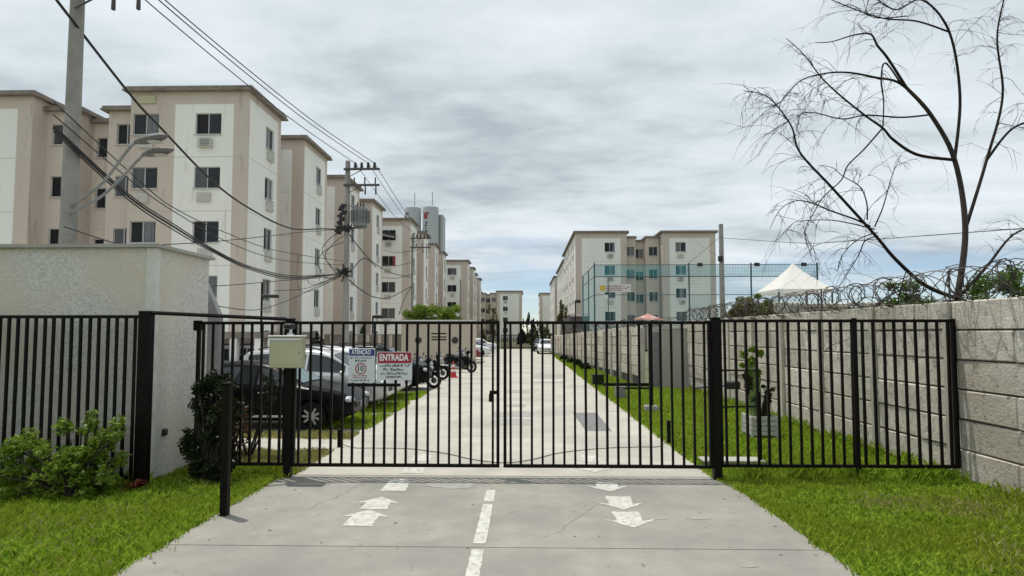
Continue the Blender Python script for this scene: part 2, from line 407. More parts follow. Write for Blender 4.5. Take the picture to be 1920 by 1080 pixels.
def edge_l(y): return -3.60 if y < 8.7 else -3.44 - 0.05 * min(1, (y - 8.7) / 20)
def edge_r(y): return 3.02 - 0.04 * y * 0.45 if y < 8.7 else 2.72 - 0.16 * min(1, (y - 8.7) / 40)
road = sheet('road', [(-3.5, -4), (2.9, -4), (2.6, 9), (2.5, 76), (-3.4, 76), (-3.4, 9)], -0.03, M['joint'])
cuts = [-4.0, 2.7, 5.86, 8.74, 12.0, 15.2, 18.4, 21.6, 24.8, 28.0, 32, 36, 41, 47, 54, 62, 76]
for i in range(len(cuts) - 1):
    a, b = cuts[i] + 0.007, cuts[i + 1] - 0.007
    n = 26
    ys = [a + (b - a) * k / n for k in range(n + 1)]
    jit = lambda y: 0.035 * math.sin(y * 2.3) * math.sin(y * 0.71 + 1) + 0.02 * math.sin(y * 7.1)
    poly = [(edge_r(y) + jit(y), y) for y in ys] + [(edge_l(y) + jit(y + 40), y) for y in reversed(ys)]
    mb = MB(); mb.prism(poly, -0.10, 0.0)
    mb.build('slab', M['concrete_road' if b > 9 else 'concrete_drive'], road)

def mark(name, pts, m=None, z=0.004):
    mb = MB(); mb.add([(p[0], p[1], z) for p in pts], [tuple(range(len(pts)))])
    return mb.build(name, m or M['paint_white'], road)
def wob(pts, k=0.012):
    res = []
    for i in range(len(pts)):
        a, b = Vector(pts[i]), Vector(pts[(i + 1) % len(pts)])
        n = max(2, int((b - a).length / 0.07))
        for j in range(n):
            p = a.lerp(b, j / n)
            res.append((p.x + rnd.uniform(-k, k) * 0.6, p.y + rnd.uniform(-k, k)))
    return res
# centre dashes
for (y0, y1) in ((3.2, 5.79), (5.95, 7.30), (7.42, 7.95), (9.6, 9.9)):
    x0 = -0.46; mark('centre_dash', wob([(x0 - 0.065, y0), (x0 + 0.065, y0), (x0 + 0.06, y1), (x0 - 0.06, y1)], 0.008))
# arrows: (centre x, tail y, tip y, half width of shaft, half width of head)
def arrow(cx, y0, y1, hs=0.16, hh=0.27, lean=0.0):
    d = 1 if y1 > y0 else -1
    ym = y1 - d * 0.24
    P = [(cx - hs, y0), (cx + hs, y0), (cx + hs * 0.9 + lean * 0.7, ym), (cx + hh + lean, ym - d * 0.05), (cx + lean, y1), (cx - hh + lean, ym - d * 0.05), (cx - hs * 0.9 + lean * 0.7, ym)]
    if d < 0: P = [(p[0], p[1]) for p in reversed(P)]
    mark('arrow_marking', wob(P, 0.012))
for (a, b) in (((664, 987), (688, 956)), ((695, 955), (712, 932)), ((732, 921), (748, 897)), ((768, 888), (776, 868)), ((782, 866), (790, 851))):
    p, q = gnd(*a), gnd(*b); arrow((p.x + 0.03), p.y, q.y, 0.17, 0.30, (q.x - p.x) * 0.55)
for (a, b) in (((1172, 960), (1188, 990)), ((1158, 931), (1168, 956)), ((1136, 905), (1140, 922)), ((1112, 874), (1116, 886)), ((1104, 853), (1108, 868))):
    p, q = gnd(*a), gnd(*b); arrow(p.x, p.y, q.y, 0.16, 0.30, (q.x - p.x) * 0.4)
def pq(u0, v0, u1, v1):
    return [tuple(gnd(u0, v1))[:2], tuple(gnd(u1, v1))[:2], tuple(gnd(u1, v0))[:2], tuple(gnd(u0, v0))[:2]]
def quad(*uv): return [tuple(gnd(u, v))[:2] for u, v in uv]
mark('asphalt_patch', wob(quad((1098, 808), (1147, 808), (1118, 774), (1074, 774)), 0.02), M['patch_dark'])
mark('asphalt_patch', wob(pq(925, 772, 997, 781), 0.03), M['stain'])
mark('asphalt_patch', wob(pq(922, 786, 997, 797), 0.03), M['stain'])
mark('asphalt_patch', wob(pq(947, 758, 986, 763), 0.03), M['stain'])
mark('asphalt_patch', wob(pq(946, 732, 992, 737), 0.03), M['stain'])
mark('asphalt_patch', wob(pq(1001, 701, 1056, 709), 0.04), M['stain'])
mark('stop_line', wob(pq(1001, 712, 1060, 715), 0.02))
mark('asphalt_patch', wob(pq(1002, 716, 1056, 719), 0.03), M['stain'])
def blot(c, rx, ry, m, seed, z=0.0035):
    r2 = random.Random(seed); P = []
    for k in range(22):
        a = 2 * math.pi * k / 22; q = 1 + r2.uniform(-0.25, 0.25)
        P.append((c.x + rx * q * math.cos(a), c.y + ry * q * math.sin(a)))
    mark('stain', P, m, z)
blot(gnd(848, 909), 0.34, 0.20, M['stain'], 3)
blot(gnd(1232, 973), 0.10, 0.03, M['stain'], 5); blot(gnd(1310, 972), 0.13, 0.04, M['stain'], 6)
blot(gnd(1405, 1062), 0.09, 0.025, M['stain'], 7); blot(gnd(1206, 1060), 0.012, 0.035, M['patch_dark'], 8)
blot(gnd(575, 908), 0.25, 0.07, M['stain'], 9)

def crack(u0, v0, u1, v1, seed, wd=.006):
    r2 = random.Random(seed); a, c = gnd(u0, v0), gnd(u1, v1); n = 16; L_, R2 = [], []
    d = (c - a); nrm = Vector((-d.y, d.x, 0)).normalized(); off = 0
    for k in range(n + 1):
        off += r2.uniform(-.035, .035); p = a + d * (k / n) + nrm * off; ww = wd * r2.uniform(.4, 1.2) * (1 if 0 < k < n else .2)
        L_.append((p + nrm * ww)[:2]); R2.append((p - nrm * ww)[:2])
    mb = MB(); mb.add([(p[0], p[1], .003) for p in L_ + R2], [(k, n + 1 + k, n + 2 + k, k + 1) for k in range(n)]); mb.build('crack', M['crack'], road)
crack(1010, 1010, 1130, 950, 3, .0022); crack(560, 960, 690, 905, 4, .0025)
for k in range(60):                                # dead leaves, gravel and litter specks
    r2 = random.Random(900 + k); x = r2.uniform(-3.3, 2.8); y = r2.uniform(4.2, 8.6)
    if r2.random() < .6: x = (-3.5 + abs(r2.gauss(0, .3))) if r2.random() < .5 else (2.85 - abs(r2.gauss(0, .3)))
    blot(Vector((x, y, 0)), r2.uniform(.006, .02), r2.uniform(.006, .016), M[r2.choice(('crack', 'soil', 'stain'))], 900 + k, .0045)

# lawns (base sheet + blades)
def lawn_sheet(poly, z=-0.006, m='lawn', name='lawn'): return sheet(name, poly, z, M[m])
R_OUT = [(edge_r(y) + 0.0, y) for y in np.linspace(-3, 8.7, 14)] + [(2.75, 8.75), (6.45, 8.75), (6.45, -3)]
R_IN = [(edge_r(8.76), 8.76)] + [(edge_r(y), y) for y in np.linspace(9.2, 62, 20)] + [(2.9, 62), (4.6, 23.0), (6.45, 23.0), (6.45, 8.76)]
L_OUT = [(edge_l(-3), -3), (-14, -3), (-14, 8.9), (edge_l(8.6), 8.9)]
lawn_sheet([(p[0] - 0.12 if p[0] < 4 else p[0], p[1]) for p in R_OUT], -0.02)
lawn_sheet([(p[0] - 0.12 if p[0] < edge_r(p[1]) + 0.1 else p[0], p[1]) for p in R_IN], -0.02)
lawn_sheet([(p[0] + 0.12 if p[0] > -4 else p[0], p[1]) for p in L_OUT], -0.02)
sheet('parking_pavement', [(-30, 10.62), (-3.45, 10.62), (-3.4, 76), (-30, 76)], -0.024, M['concrete_path'])
sheet('planting_bed', [(-14, 8.91), (-3.4, 8.91), (-3.4, 10.6), (-14, 10.6)], -0.026, M['soil'])

def in_poly(P, x, y):
    ins = np.zeros(len(x), bool); n = len(P)
    for i in range(n):
        x1, y1 = P[i]; x2, y2 = P[(i + 1) % n]
        c = ((y1 > y) != (y2 > y)) & (x < (x2 - x1) * (y - y1) / (y2 - y1 + 1e-12) + x1); ins ^= c
    return ins
def blades(name, poly, n, hmin, hmax, wd, m, z=-0.02, dens=None, parent=None):
    P = np.array(poly); lo, hi = P.min(0), P.max(0)
    x = NP.uniform(lo[0], hi[0], n * 2); y = NP.uniform(lo[1], hi[1], n * 2)
    k = in_poly(poly, x, y)
    if dens is not None: k &= NP.rand(n * 2) < dens(x, y)
    x, y = x[k][:n], y[k][:n]; n = len(x)
    clump = 0.75 + 0.5 * (np.sin(x * 5.1 + np.sin(y * 3.7) * 2) * np.sin(y * 4.3 + 1) * 0.5 + 0.5)
    h = NP.uniform(hmin, hmax, n) * clump; a = NP.uniform(0, 2 * math.pi, n); ww = wd * NP.uniform(0.6, 1.3, n)
    b = NP.uniform(0, 2 * math.pi, n); ln_ = h * NP.uniform(0.2, 0.95, n)
    V = np.zeros((n, 4, 3))
    V[:, 0] = np.stack([x - np.cos(a) * ww, y - np.sin(a) * ww, np.full(n, z)], 1)
    V[:, 1] = np.stack([x + np.cos(a) * ww, y + np.sin(a) * ww, np.full(n, z)], 1)
    V[:, 2] = np.stack([x + np.cos(a) * ww * .7 + np.cos(b) * ln_ * .4, y + np.sin(a) * ww * .7 + np.sin(b) * ln_ * .4, z + h * .65], 1)
    V[:, 3] = np.stack([x + np.cos(b) * ln_, y + np.sin(b) * ln_, z + h], 1)
    V = V.reshape(-1, 3); base = np.arange(n)[:, None] * 4
    Fq = base + np.array([[0, 1, 2, 3]])
    o = np_mesh(name, V, Fq, m); o['kind'] = 'stuff'; return o
far_fade = lambda x, y: np.clip(9.0 / np.maximum(y, 1), 0.05, 1) ** 1.3
blades('grass', [(p[0] - (0.03 if p[0] < 4 else 0), p[1]) for p in R_OUT if p[1] > 3.0] + [(6.4, 3.0), (3.0, 3.0)], 70000, 0.03, 0.085, 0.0075, M['grass'])
blades('grass', [(edge_r(y) - 0.03, y) for y in np.linspace(8.76, 30, 30)] + [(4.1, 30), (4.6, 23), (6.2, 22.4), (6.2, 8.76)], 90000, 0.03, 0.09, 0.010, M['grass'], dens=far_fade)
blades('grass', [(edge_r(y) - 0.03, y) for y in np.linspace(30, 60, 12)] + [(2.9, 60), (4.1, 30)], 6000, 0.06, 0.16, 0.02, M['grass'])
blades('grass', [(edge_l(y) + 0.03, y) for y in np.linspace(3.5, 8.9, 10)] + [(-8.2, 8.9), (-8.2, 3.5)], 70000, 0.035, 0.10, 0.0075, M['grass'])
blades('grass', [(-3.38, 8.9), (-3.40, 10.5), (-5.0, 10.45), (-5.6, 9.4), (-5.2, 8.9)], 9000, 0.04, 0.10, 0.006, M['grass_dry'])
blades('grass', [(-3.45, 11.7), (-3.5, 12.45), (-7.5, 12.3), (-7.5, 11.9)], 6000, 0.03, 0.09, 0.007, M['grass_dry'])
for (y0, y1, n_) in ((12.9, 15.2, 3500), (15.6, 17.6, 4000), (18.4, 20.6, 4500), (34, 37, 2500)):
    blades('grass', [(-3.40, y0), (-3.40, y1), (-4.3, y1 - .1), (-5.6, (y0 + y1) / 2), (-4.6, y0 + .1)], n_, 0.05, 0.13, 0.009, M['grass_dry' if y0 > 30 else 'grass'])

# ragged tufts along the edges, fence foot and wall foot
def tufts(name, pts, n, hmin, hmax, m, seed, spread=.07, wd=.008, z=-.01):
    r = np.random.RandomState(seed); P = np.array(pts, float); sg = np.linalg.norm(np.diff(P, axis=0), axis=1); cs = np.r_[0, np.cumsum(sg)]
    t = r.rand(n) * cs[-1]; t = t + .12 * np.sin(t * 9) ; t = np.clip(t, 0, cs[-1]); x = np.interp(t, cs, P[:, 0]) + r.normal(0, spread, n); y = np.interp(t, cs, P[:, 1]) + r.normal(0, spread, n)
    keep = (np.sin(t * 3.1 + seed) + np.sin(t * 7.7)) > r.uniform(-1.6, 1.2, n); x, y = x[keep], y[keep]; n = len(x)
    h = r.uniform(hmin, hmax, n); a = r.uniform(0, 6.28, n); b = r.uniform(0, 6.28, n); l = h * r.uniform(.2, .8, n); ww = wd * r.uniform(.6, 1.3, n)
    V = np.zeros((n, 4, 3)); V[:, 0] = np.stack([x - np.cos(a) * ww, y - np.sin(a) * ww, np.full(n, z)], 1); V[:, 1] = np.stack([x + np.cos(a) * ww, y + np.sin(a) * ww, np.full(n, z)], 1)
    V[:, 2] = np.stack([x + np.cos(a) * ww * .7 + np.cos(b) * l * .4, y + np.sin(a) * ww * .7 + np.sin(b) * l * .4, z + h * .65], 1); V[:, 3] = np.stack([x + np.cos(b) * l, y + np.sin(b) * l, z + h], 1)
    o = np_mesh(name, V.reshape(-1, 3), np.arange(n)[:, None] * 4 + np.array([[0, 1, 2, 3]]), m); o['kind'] = 'stuff'
tufts('grass', [(edge_r(y) + .03, y) for y in np.linspace(3.5, 8.7, 20)], 2600, .03, .10, M['grass'], 1, .05)
tufts('grass', [(edge_l(y) - .03, y) for y in np.linspace(4, 8.7, 20)], 2600, .03, .11, M['grass'], 2, .05)
tufts('grass', [(edge_r(y) + .03, y) for y in np.linspace(8.9, 30, 40)], 3500, .04, .12, M['grass'], 3, .05)
tufts('grass', [(3.0, 8.62), (6.1, 8.62)], 2200, .08, .22, M['grass'], 4, .07)
tufts('grass', [(6.1, 4.5), (6.1, 22)], 3600, .06, .24, M['grass'], 5, .06)
tufts('grass', [(-3.6, 8.75), (-5.1, 8.75)], 1600, .08, .2, M['grass'], 6, .08)
tufts('grass', [(-5.2, 8.0), (-8.5, 7.95)], 2200, .08, .22, M['grass'], 7, .08)
tufts('dry_grass', [(4.1, 7.35), (4.6, 7.5), (5.1, 7.2)], 1900, .045, .09, M['grass_dry'], 10, .24)
tufts('dry_grass', [(3.3, 4.2), (5.2, 6.0), (5.9, 8.0)], 1500, .05, .11, M['grass_dry'], 8, .3)
tufts('dry_grass', [(-4.0, 5.0), (-5.2, 6.6), (-4.4, 8.2)], 1000, .05, .11, M['grass_dry'], 9, .3)

# ------------------------------------------------------------------ buildings
_wm = {}
def window_meshes(wd, ht, nm):
    k = (round(wd, 2), round(ht, 2), nm)
    if k in _wm: return _wm[k]
    fr = MB(); t = 0.034; d = 0.06
    fr.bbox((-wd / 2, 0, -ht / 2), (wd / 2, d, -ht / 2 + t)); fr.bbox((-wd / 2, 0, ht / 2 - t), (wd / 2, d, ht / 2))
    fr.bbox((-wd / 2, 0.001, -ht / 2 + t), (-wd / 2 + t, d, ht / 2 - t)); fr.bbox((wd / 2 - t, 0.001, -ht / 2 + t), (wd / 2, d, ht / 2 - t))
    fr.bbox((-0.02, -0.012, -ht / 2 + t), (0.02, d, ht / 2 - t))
    fr.bbox((-wd / 2 - 0.05, -0.16, -ht / 2 - 0.045), (wd / 2 + 0.05, 0.03, -ht / 2 - 0.002))
    a = fr.mesh('window', M['frame_white'])
    ps = []
    for s_ in (-1, 1):
        p = MB(); p.bbox((s_ * wd / 2 - s_ * t, 0.02 if s_ < 0 else 0.032, -ht / 2 + t), (s_ * 0.02, 0.04 if s_ < 0 else 0.052, ht / 2 - t))
        ps.append({g: p.mesh('pane', M[g]) for g in ('glass', 'glass2', 'glass3', 'curtain_red')})
    _wm[k] = (a, ps); return _wm[k]
_ac = {}
def ac_mesh(kind):
    if kind not in _ac:
        b = MB(); b.cham((0, -0.03, 0), (0.72, 0.16 if kind == 'plate' else 0.36, 0.48), 0.02)
        g = MB()
        for i in range(5): g.box((0.05, -0.215 if kind != 'plate' else -0.115, -0.16 + i * 0.08), (0.5, 0.01, 0.035))
        _ac[kind] = (b.mesh('air_conditioner', M['ac']), g.mesh('grille', M['ac_dark' if kind != 'plate' else 'ac']))
    return _ac[kind]
def put_window(bd, P, rz, wd, ht, r, red=False, simple=False):
    a, ps = window_meshes(wd, ht, 0)
    o = inst('window', a, bd, P, rz)
    for i in range(2):
        g = r.choice(('glass', 'glass', 'glass', 'glass2', 'glass2', 'glass3'))
        if red and i == 1: g = 'curtain_red'
        sl_ = r.choice((0, 0, 0, .3, .42)) * wd * (1 if i == 0 else 0)
        c = inst('pane', ps[i][g], o, (sl_, 0, 0), 0, world=False)
        if red and i == 1: c['label'] = 'window pane with a red curtain'
    return o
def put_ac(bd, P, rz, kind):
    b, g = ac_mesh(kind); o = inst('air_conditioner', b, bd, P, rz); inst('grille', g, o, world=False); return o

def facade(bd, O, U, Nn, W, H, holes, zones, mats, name='wall', z0=0.0, depth=0.13):
    """wall sheet with window openings; O bottom corner, U along, Nn outwards; holes (uc,zc,w,h); zones (u0,u1,z0,z1) painted in mats[1]"""
    us = {0.0, W}; zs = {z0, H}
    for (uc, zc, ww, hh) in holes: us |= {uc - ww / 2, uc + ww / 2}; zs |= {zc - hh / 2, zc + hh / 2}
    for (a, b, c, d) in zones: us |= {a, b}; zs |= {c, d}
    us = sorted(x for x in us if -1e-6 <= x <= W + 1e-6); zs = sorted(x for x in zs if z0 - 1e-6 <= x <= H + 1e-6)
    mb = MB(); U = Vector(U); Nn = Vector(Nn); O = Vector(O); Zv = Vector((0, 0, 1))
    flip = U.cross(Zv).dot(Nn) < 0
    P = lambda u, z, d=0.0: O + U * u + Zv * z - Nn * d
    def q(a, b, c, d, mi): mb.add([a, b, c, d], [(3, 2, 1, 0) if flip else (0, 1, 2, 3)], mi)
    for i in range(len(us) - 1):
        for j in range(len(zs) - 1):
            um, zm = (us[i] + us[i + 1]) / 2, (zs[j] + zs[j + 1]) / 2
            if us[i + 1] - us[i] < 1e-5 or zs[j + 1] - zs[j] < 1e-5: continue
            if any(abs(um - h[0]) < h[2] / 2 and abs(zm - h[1]) < h[3] / 2 for h in holes): continue
            mi = 1 if any(a < um < b and c < zm < d for (a, b, c, d) in zones) else 0
            q(P(us[i], zs[j]), P(us[i + 1], zs[j]), P(us[i + 1], zs[j + 1]), P(us[i], zs[j + 1]), mi)
    for (uc, zc, ww, hh) in holes:
        a, b, c, d = uc - ww / 2, uc + ww / 2, zc - hh / 2, zc + hh / 2
        mi = 1 if any(x0 < uc < x1 and y0 < zc < y1 for (x0, x1, y0, y1) in zones) else 0
        q(P(a, c), P(b, c), P(b, c, depth), P(a, c, depth), mi); q(P(a, d, depth), P(b, d, depth), P(b, d), P(a, d), mi)
        q(P(a, c), P(a, c, depth), P(a, d, depth), P(a, d), mi); q(P(b, c, depth), P(b, c), P(b, d), P(b, d, depth), mi)
        q(P(a, c, depth), P(b, c, depth), P(b, d, depth), P(a, d, depth), 2)  # back of the opening coloured dark, painted shade for the unlit space behind
    return mb.build(name, list(mats) + [M['opening_shade']], bd)

def wing(bd, X0, X1, Y0, Y1, H, street, ftop, nfl, fwin, swin, fzones, szones, r, dz=2.82, roof=True, top_band=0.65, ac='plate', red=None, swh=1.2, over=0.3):
    """one block of a building: front sheet towards -Y, street side towards +X or -X, the other sides plain"""
    W, D = X1 - X0, Y1 - Y0
    zcs = [ftop - dz * k for k in range(nfl)]
    mats = [M['wall_tan'], M['wall_white']]
    holes = [(x - X0, z, ww, 1.12) for (x, ww) in fwin for z in zcs]
    facade(bd, (X0, Y0, 0), (1, 0, 0), (0, -1, 0), W, H, holes, [(a - X0, b - X0, 0.9, H - top_band) for a, b in fzones], mats)
    for (x, ww) in fwin:
        for k, z in enumerate(zcs):
            put_window(bd, (x, Y0 + 0.07, z), 0, ww, 1.12, r, red == (k,))
            if ac: put_ac(bd, (x + r.uniform(-.12, .12), Y0 - 0.03, z - 1.07 + r.uniform(-.04, .04)), 0, 'unit' if (k == 0 and r.random() < .5) or r.random() < 0.2 else 'plate')
    sx = X1 if street > 0 else X0
    hs = [(y - Y0, z, ww, swh) for (y, ww) in swin for z in zcs]
    facade(bd, (sx, Y0, 0), (0, 1, 0), (street, 0, 0), D, H, hs, [(a - Y0, b - Y0, 0.9, H - 0.35) for a, b in szones], mats)
    for (y, ww) in swin:
        for z in zcs:
            put_window(bd, (sx - street * 0.07, y, z), RAD(90) if street > 0 else RAD(-90), ww, swh, r)
            if ac: put_ac(bd, (sx + street * 0.03, y, z - 1.0), RAD(90) if street > 0 else RAD(-90), 'plate')
    ox = X0 if street > 0 else X1
    if Y0 < 75:                      # floor joints scored across the render at each storey
        jl = MB(); r2 = r
        for k in range(nfl):
            zj = ftop - dz * k - dz * .62
            if zj < .4: continue
            jl.bbox((X0 + .02, Y0 - .004, zj - .012), (X1 - .02, Y0 + .002, zj + .012))
            jl.bbox((sx - .002 * street, Y0 + .02, zj - .012), (sx + .004 * street, Y1 - .02, zj + .012))
        o = jl.build('joint_lines', M['wall_joint'], bd); o['kind'] = 'stuff'
    mb = MB()
    mb.add([(ox, Y0, 0), (ox, Y1, 0), (ox, Y1, H), (ox, Y0, H)], [(0, 1, 2, 3)])
    mb.add([(X0, Y1, 0), (X1, Y1, 0), (X1, Y1, H), (X0, Y1, H)], [(0, 1, 2, 3)])
    mb.build('rear_wall', M['wall_tan'], bd)
    if roof:
        rb = MB(); rb.bbox((X0 - over, Y0 - over, H), (X1 + over, Y1 + over, H + 0.09)); rb.bbox((X0 - over + .06, Y0 - over + .06, H + 0.09), (X1 + over - .06, Y1 + over - .06, H + 0.24))
        # shallow pitched tiles behind the fascia
        rb.add([(X0, Y0, H + .24), (X1, Y0, H + .24), (X1, Y1, H + .24), (X0, Y1, H + .24), ((X0 + X1) / 2, (Y0 + Y1) / 2, H + .55)], [(0, 1, 4), (1, 2, 4), (2, 3, 4), (3, 0, 4)])
        rb.build('roof', M['roof'], bd)
    return bd
def downpipe(bd, x, y, H):
    mb = MB(); mb.tube([(x, y, 0.1), (x, y, H - 0.35), (x, y + 0.0, H - 0.05)], 0.05, 6); mb.build('downpipe', M['pipe'], bd)

FT = 12.92
def row_building(label, X1, ys, Hh, ft, grp, fwin_x, fz, first=False, seed=1, red=None, nfl=5, depthx=6.2):
    """left row: wings stand out to the street at X1, ys = [(y0,y1),...], joined by a recessed core"""
    r = random.Random(seed)
    bd = thing('apartment_building', label, 'building', (X1 - 3, ys[0][0], 0), 0, grp)
    X0 = X1 - depthx
    for i, (a, b) in enumerate(ys):
        fw = [(X1 + x, ww) for x, ww in fwin_x] if (i == 0) else []
        wing(bd, X0, X1, a, b, Hh, 1, ft, nfl, fw, [((a + b) / 2 + (0.55 if first else 0.2), 1.0)], [(X1 + p, X1 + q) for p, q in fz], [(a + 0.12, b - 0.4)], r, red=red if i == 0 else None)
        downpipe(bd, X1 - 0.12, b + 0.07, Hh)
    for (a, b), (c, d) in zip(ys[:-1], ys[1:]):
        mb = MB(); mb.bbox((X0 - 1.0, b + 0.003, 0), (X1 - 2.0, c - 0.003, Hh - 0.3)); mb.build('core', M['wall_tan'], bd)
    return bd, r
ROW_L = 'apartment blocks along the left of the street'
# A: nearest block, fills the left of the frame
XA = -14.3
A, rA = row_building('nearest five storey white and tan apartment block, cropped by the left edge', XA, [(29.5, 33.5), (37.1, 41.5)], 14.6, FT, ROW_L,
                     [(-2.1, 1.36), (-5.38, 1.36)], [(-3.85, -0.78)], True, 1)
wing(A, XA - 8.0, XA - 6.203, 30.4, 41, 13.95, 1, FT - 0.2, 5, [(XA - 7.0, 1.1)], [], [], [], rA, ac=None)
wing(A, XA - 9.6, XA - 8.003, 31.4, 41, 13.65, 1, FT - 0.6, 5, [(XA - 8.8, 1.1)], [], [], [], rA, ac=None)
wing(A, XA - 11.4, XA - 9.603, 30.4, 41, 13.95, -1, FT - 0.2, 5, [(XA - 10.5, 1.1)], [], [], [], rA, ac=None)
wing(A, XA - 17.8, XA - 11.403, 29.5, 41.5, 14.45, -1, FT, 5, [(XA - 14.4, 1.36)], [], [(XA - 17.0, XA - 12.2)], [], rA)
v_ = MB(); v_.bbox((at(258, 180, 29.4).x, 29.42, Z_(187, 29.4)), (at(291, 180, 29.4).x, 29.5, Z_(172, 29.4))); v_.build('vent_plate', M['cream'], A)
B, _ = row_building('second apartment block on the left, two tan and white wings behind the nearest block', XA, [(45.7, 49.8), (54.0, 58.0)], 14.35, FT, ROW_L, [], [(-3.3, -0.8)], False, 2)
C, _ = row_building('third apartment block on the left, with the red curtain in a window', -12.4, [(62.7, 66.6), (71.0, 74.8)], 14.28, 12.66, ROW_L, [(-2.35, 1.5)], [(-3.9, -0.9)], False, 3, red=(1,))
D, _ = row_building('fourth apartment block on the left, behind the block with the red curtain', -12.45, [(80.0, 83.6), (88.2, 91.6)], 14.22, 12.7, ROW_L, [], [(-3.3, -1.0)], False, 4)
E, _ = row_building('fifth apartment block on the left, stepping nearer the street above the green tree', -9.6, [(97.0, 100.8), (107.5, 111.0)], 14.0, 12.3, ROW_L, [(-2.6, 1.5)], [(-3.9, -1.1)], False, 5)
G, _ = row_building('farthest apartment block of the left row, narrow sliver before the end building', -9.9, [(116.5, 120.0), (127.0, 131.0)], 13.8, FT - 0.3, ROW_L, [], [(-3.3, -1.0)], False, 6)
aw = MB(); p0, p1 = at(714, 436, 62.5), at(741, 446, 62.5)
aw.add([(p0.x, 62.66, p0.z + .15), (p1.x, 62.66, p0.z - .1), (p1.x, 61.9, p1.z - .1), (p0.x, 61.9, p1.z + .25), (p0.x, 62.66, p0.z + .10), (p1.x, 62.66, p0.z - .15), (p1.x, 61.9, p1.z - .15), (p0.x, 61.9, p1.z + .2)], [(0, 1, 2, 3), (7, 6, 5, 4), (0, 3, 7, 4), (1, 5, 6, 2), (3, 2, 6, 7)]); aw.build('awning', M['plastic'], C)['label'] = 'dark cloth awning over the top window'
# ochre stripe on the second block's far strip (seen behind the utility pole)

def frontal(label, name_loc, X0, Y, Hh, ft, dz, seed, flip=False, depth=20.0, group=None, nfl=5):
    """block seen from its gable side: wing, step, centre recess, step, wing"""
    r = random.Random(seed)
    bd = thing('apartment_building', label, 'building', name_loc, 0, group)
    st = -1 if X0 > 0 else 1
    sy = [Y + depth * k for k in (0.13, 0.37, 0.63, 0.87)] if depth > 10 else []
    sw = [(y, 1.0) for y in sy]
    szn = [(Y + depth * a + .2, Y + depth * b) for a, b in ((0, 0.22), (0.28, 0.48), (0.53, 0.73), (0.78, 0.98))]
    wing(bd, X0, X0 + 6.2, Y, Y + depth, Hh, st, ft, nfl, [(X0 + 4.15, 1.25)], sw if st < 0 else [], [(X0 + 0.75, X0 + 5.45)], szn if st < 0 else [], r, dz=dz)
    wing(bd, X0 + 6.203, X0 + 7.5, Y + 1.2, Y + depth, Hh - 0.45, st, ft - 0.35, nfl, [(X0 + 6.85, 1.0)], [], [], [], r, dz=dz, ac=None, over=0.16)
    wing(bd, X0 + 7.503, X0 + 8.75, Y + 2.2, Y + depth, Hh - 0.75, st, ft - 0.5, nfl, [(X0 + 8.12, 1.05)], [], [], [], r, dz=dz, ac=None, over=0.16)
    wing(bd, X0 + 8.753, X0 + 10.5, Y + 1.2, Y + depth, Hh - 0.45, st, ft - 0.35, nfl, [(X0 + 9.65, 1.05)], [], [], [], r, dz=dz, ac=None, over=0.16)
    wing(bd, X0 + 10.503, X0 + 16.9, Y, Y + depth, Hh, -st, ft, nfl, [(X0 + 12.7, 1.25)], [], [(X0 + 11.35, X0 + 16.2)], [], r, dz=dz)
    downpipe(bd, X0 + 10.4, Y + 1.1, Hh - 0.4)
    return bd
ROW_R = 'apartment blocks along the right of the street'
Hb = frontal('nearest apartment block on the right, stepped white and tan front behind the sports net', (14, 71, 0), 6.1, 71.0, 14.22, 12.48, 2.8, 21, depth=22.0, group=ROW_R)
def side_block(label, X0, Y0, Y1, Hh, seed):
    r = random.Random(seed); bd = thing('apartment_building', label, 'building', (X0 + 6, Y0, 0), 0, ROW_R); d = Y1 - Y0
    wing(bd, X0, X0 + 12, Y0, Y1, Hh, -1, Hh - 1.75, 5, [], [(Y0 + d * k, 1.0) for k in (.13, .37, .63, .87)], [(X0 + 0.8, X0 + 5)],
         [(Y0 + d * a + .2, Y0 + d * b) for a, b in ((0, 0.22), (0.28, 0.48), (0.53, 0.73), (0.78, 0.98))], r, ac=None)
side_block('second apartment block on the right, long side seen behind the nearest right block', 6.45, 97.0, 119.0, 14.1, 22)
side_block('third apartment block on the right, foreshortened slab farther down the street', 6.3, 126.0, 148.0, 14.1, 23)
frontal('last apartment block on the right, small pale front beside the far trees', (8, 172, 0), 4.3, 172.0, 13.6, 11.9, 2.75, 24, depth=14.0, group=ROW_R)
# end building across the street, seen frontally
frontal('pale apartment block closing the far end of the street', (-9, 150, 0), -17.8, 150.0, 12.66, 10.97, 2.75, 25, depth=14.0)

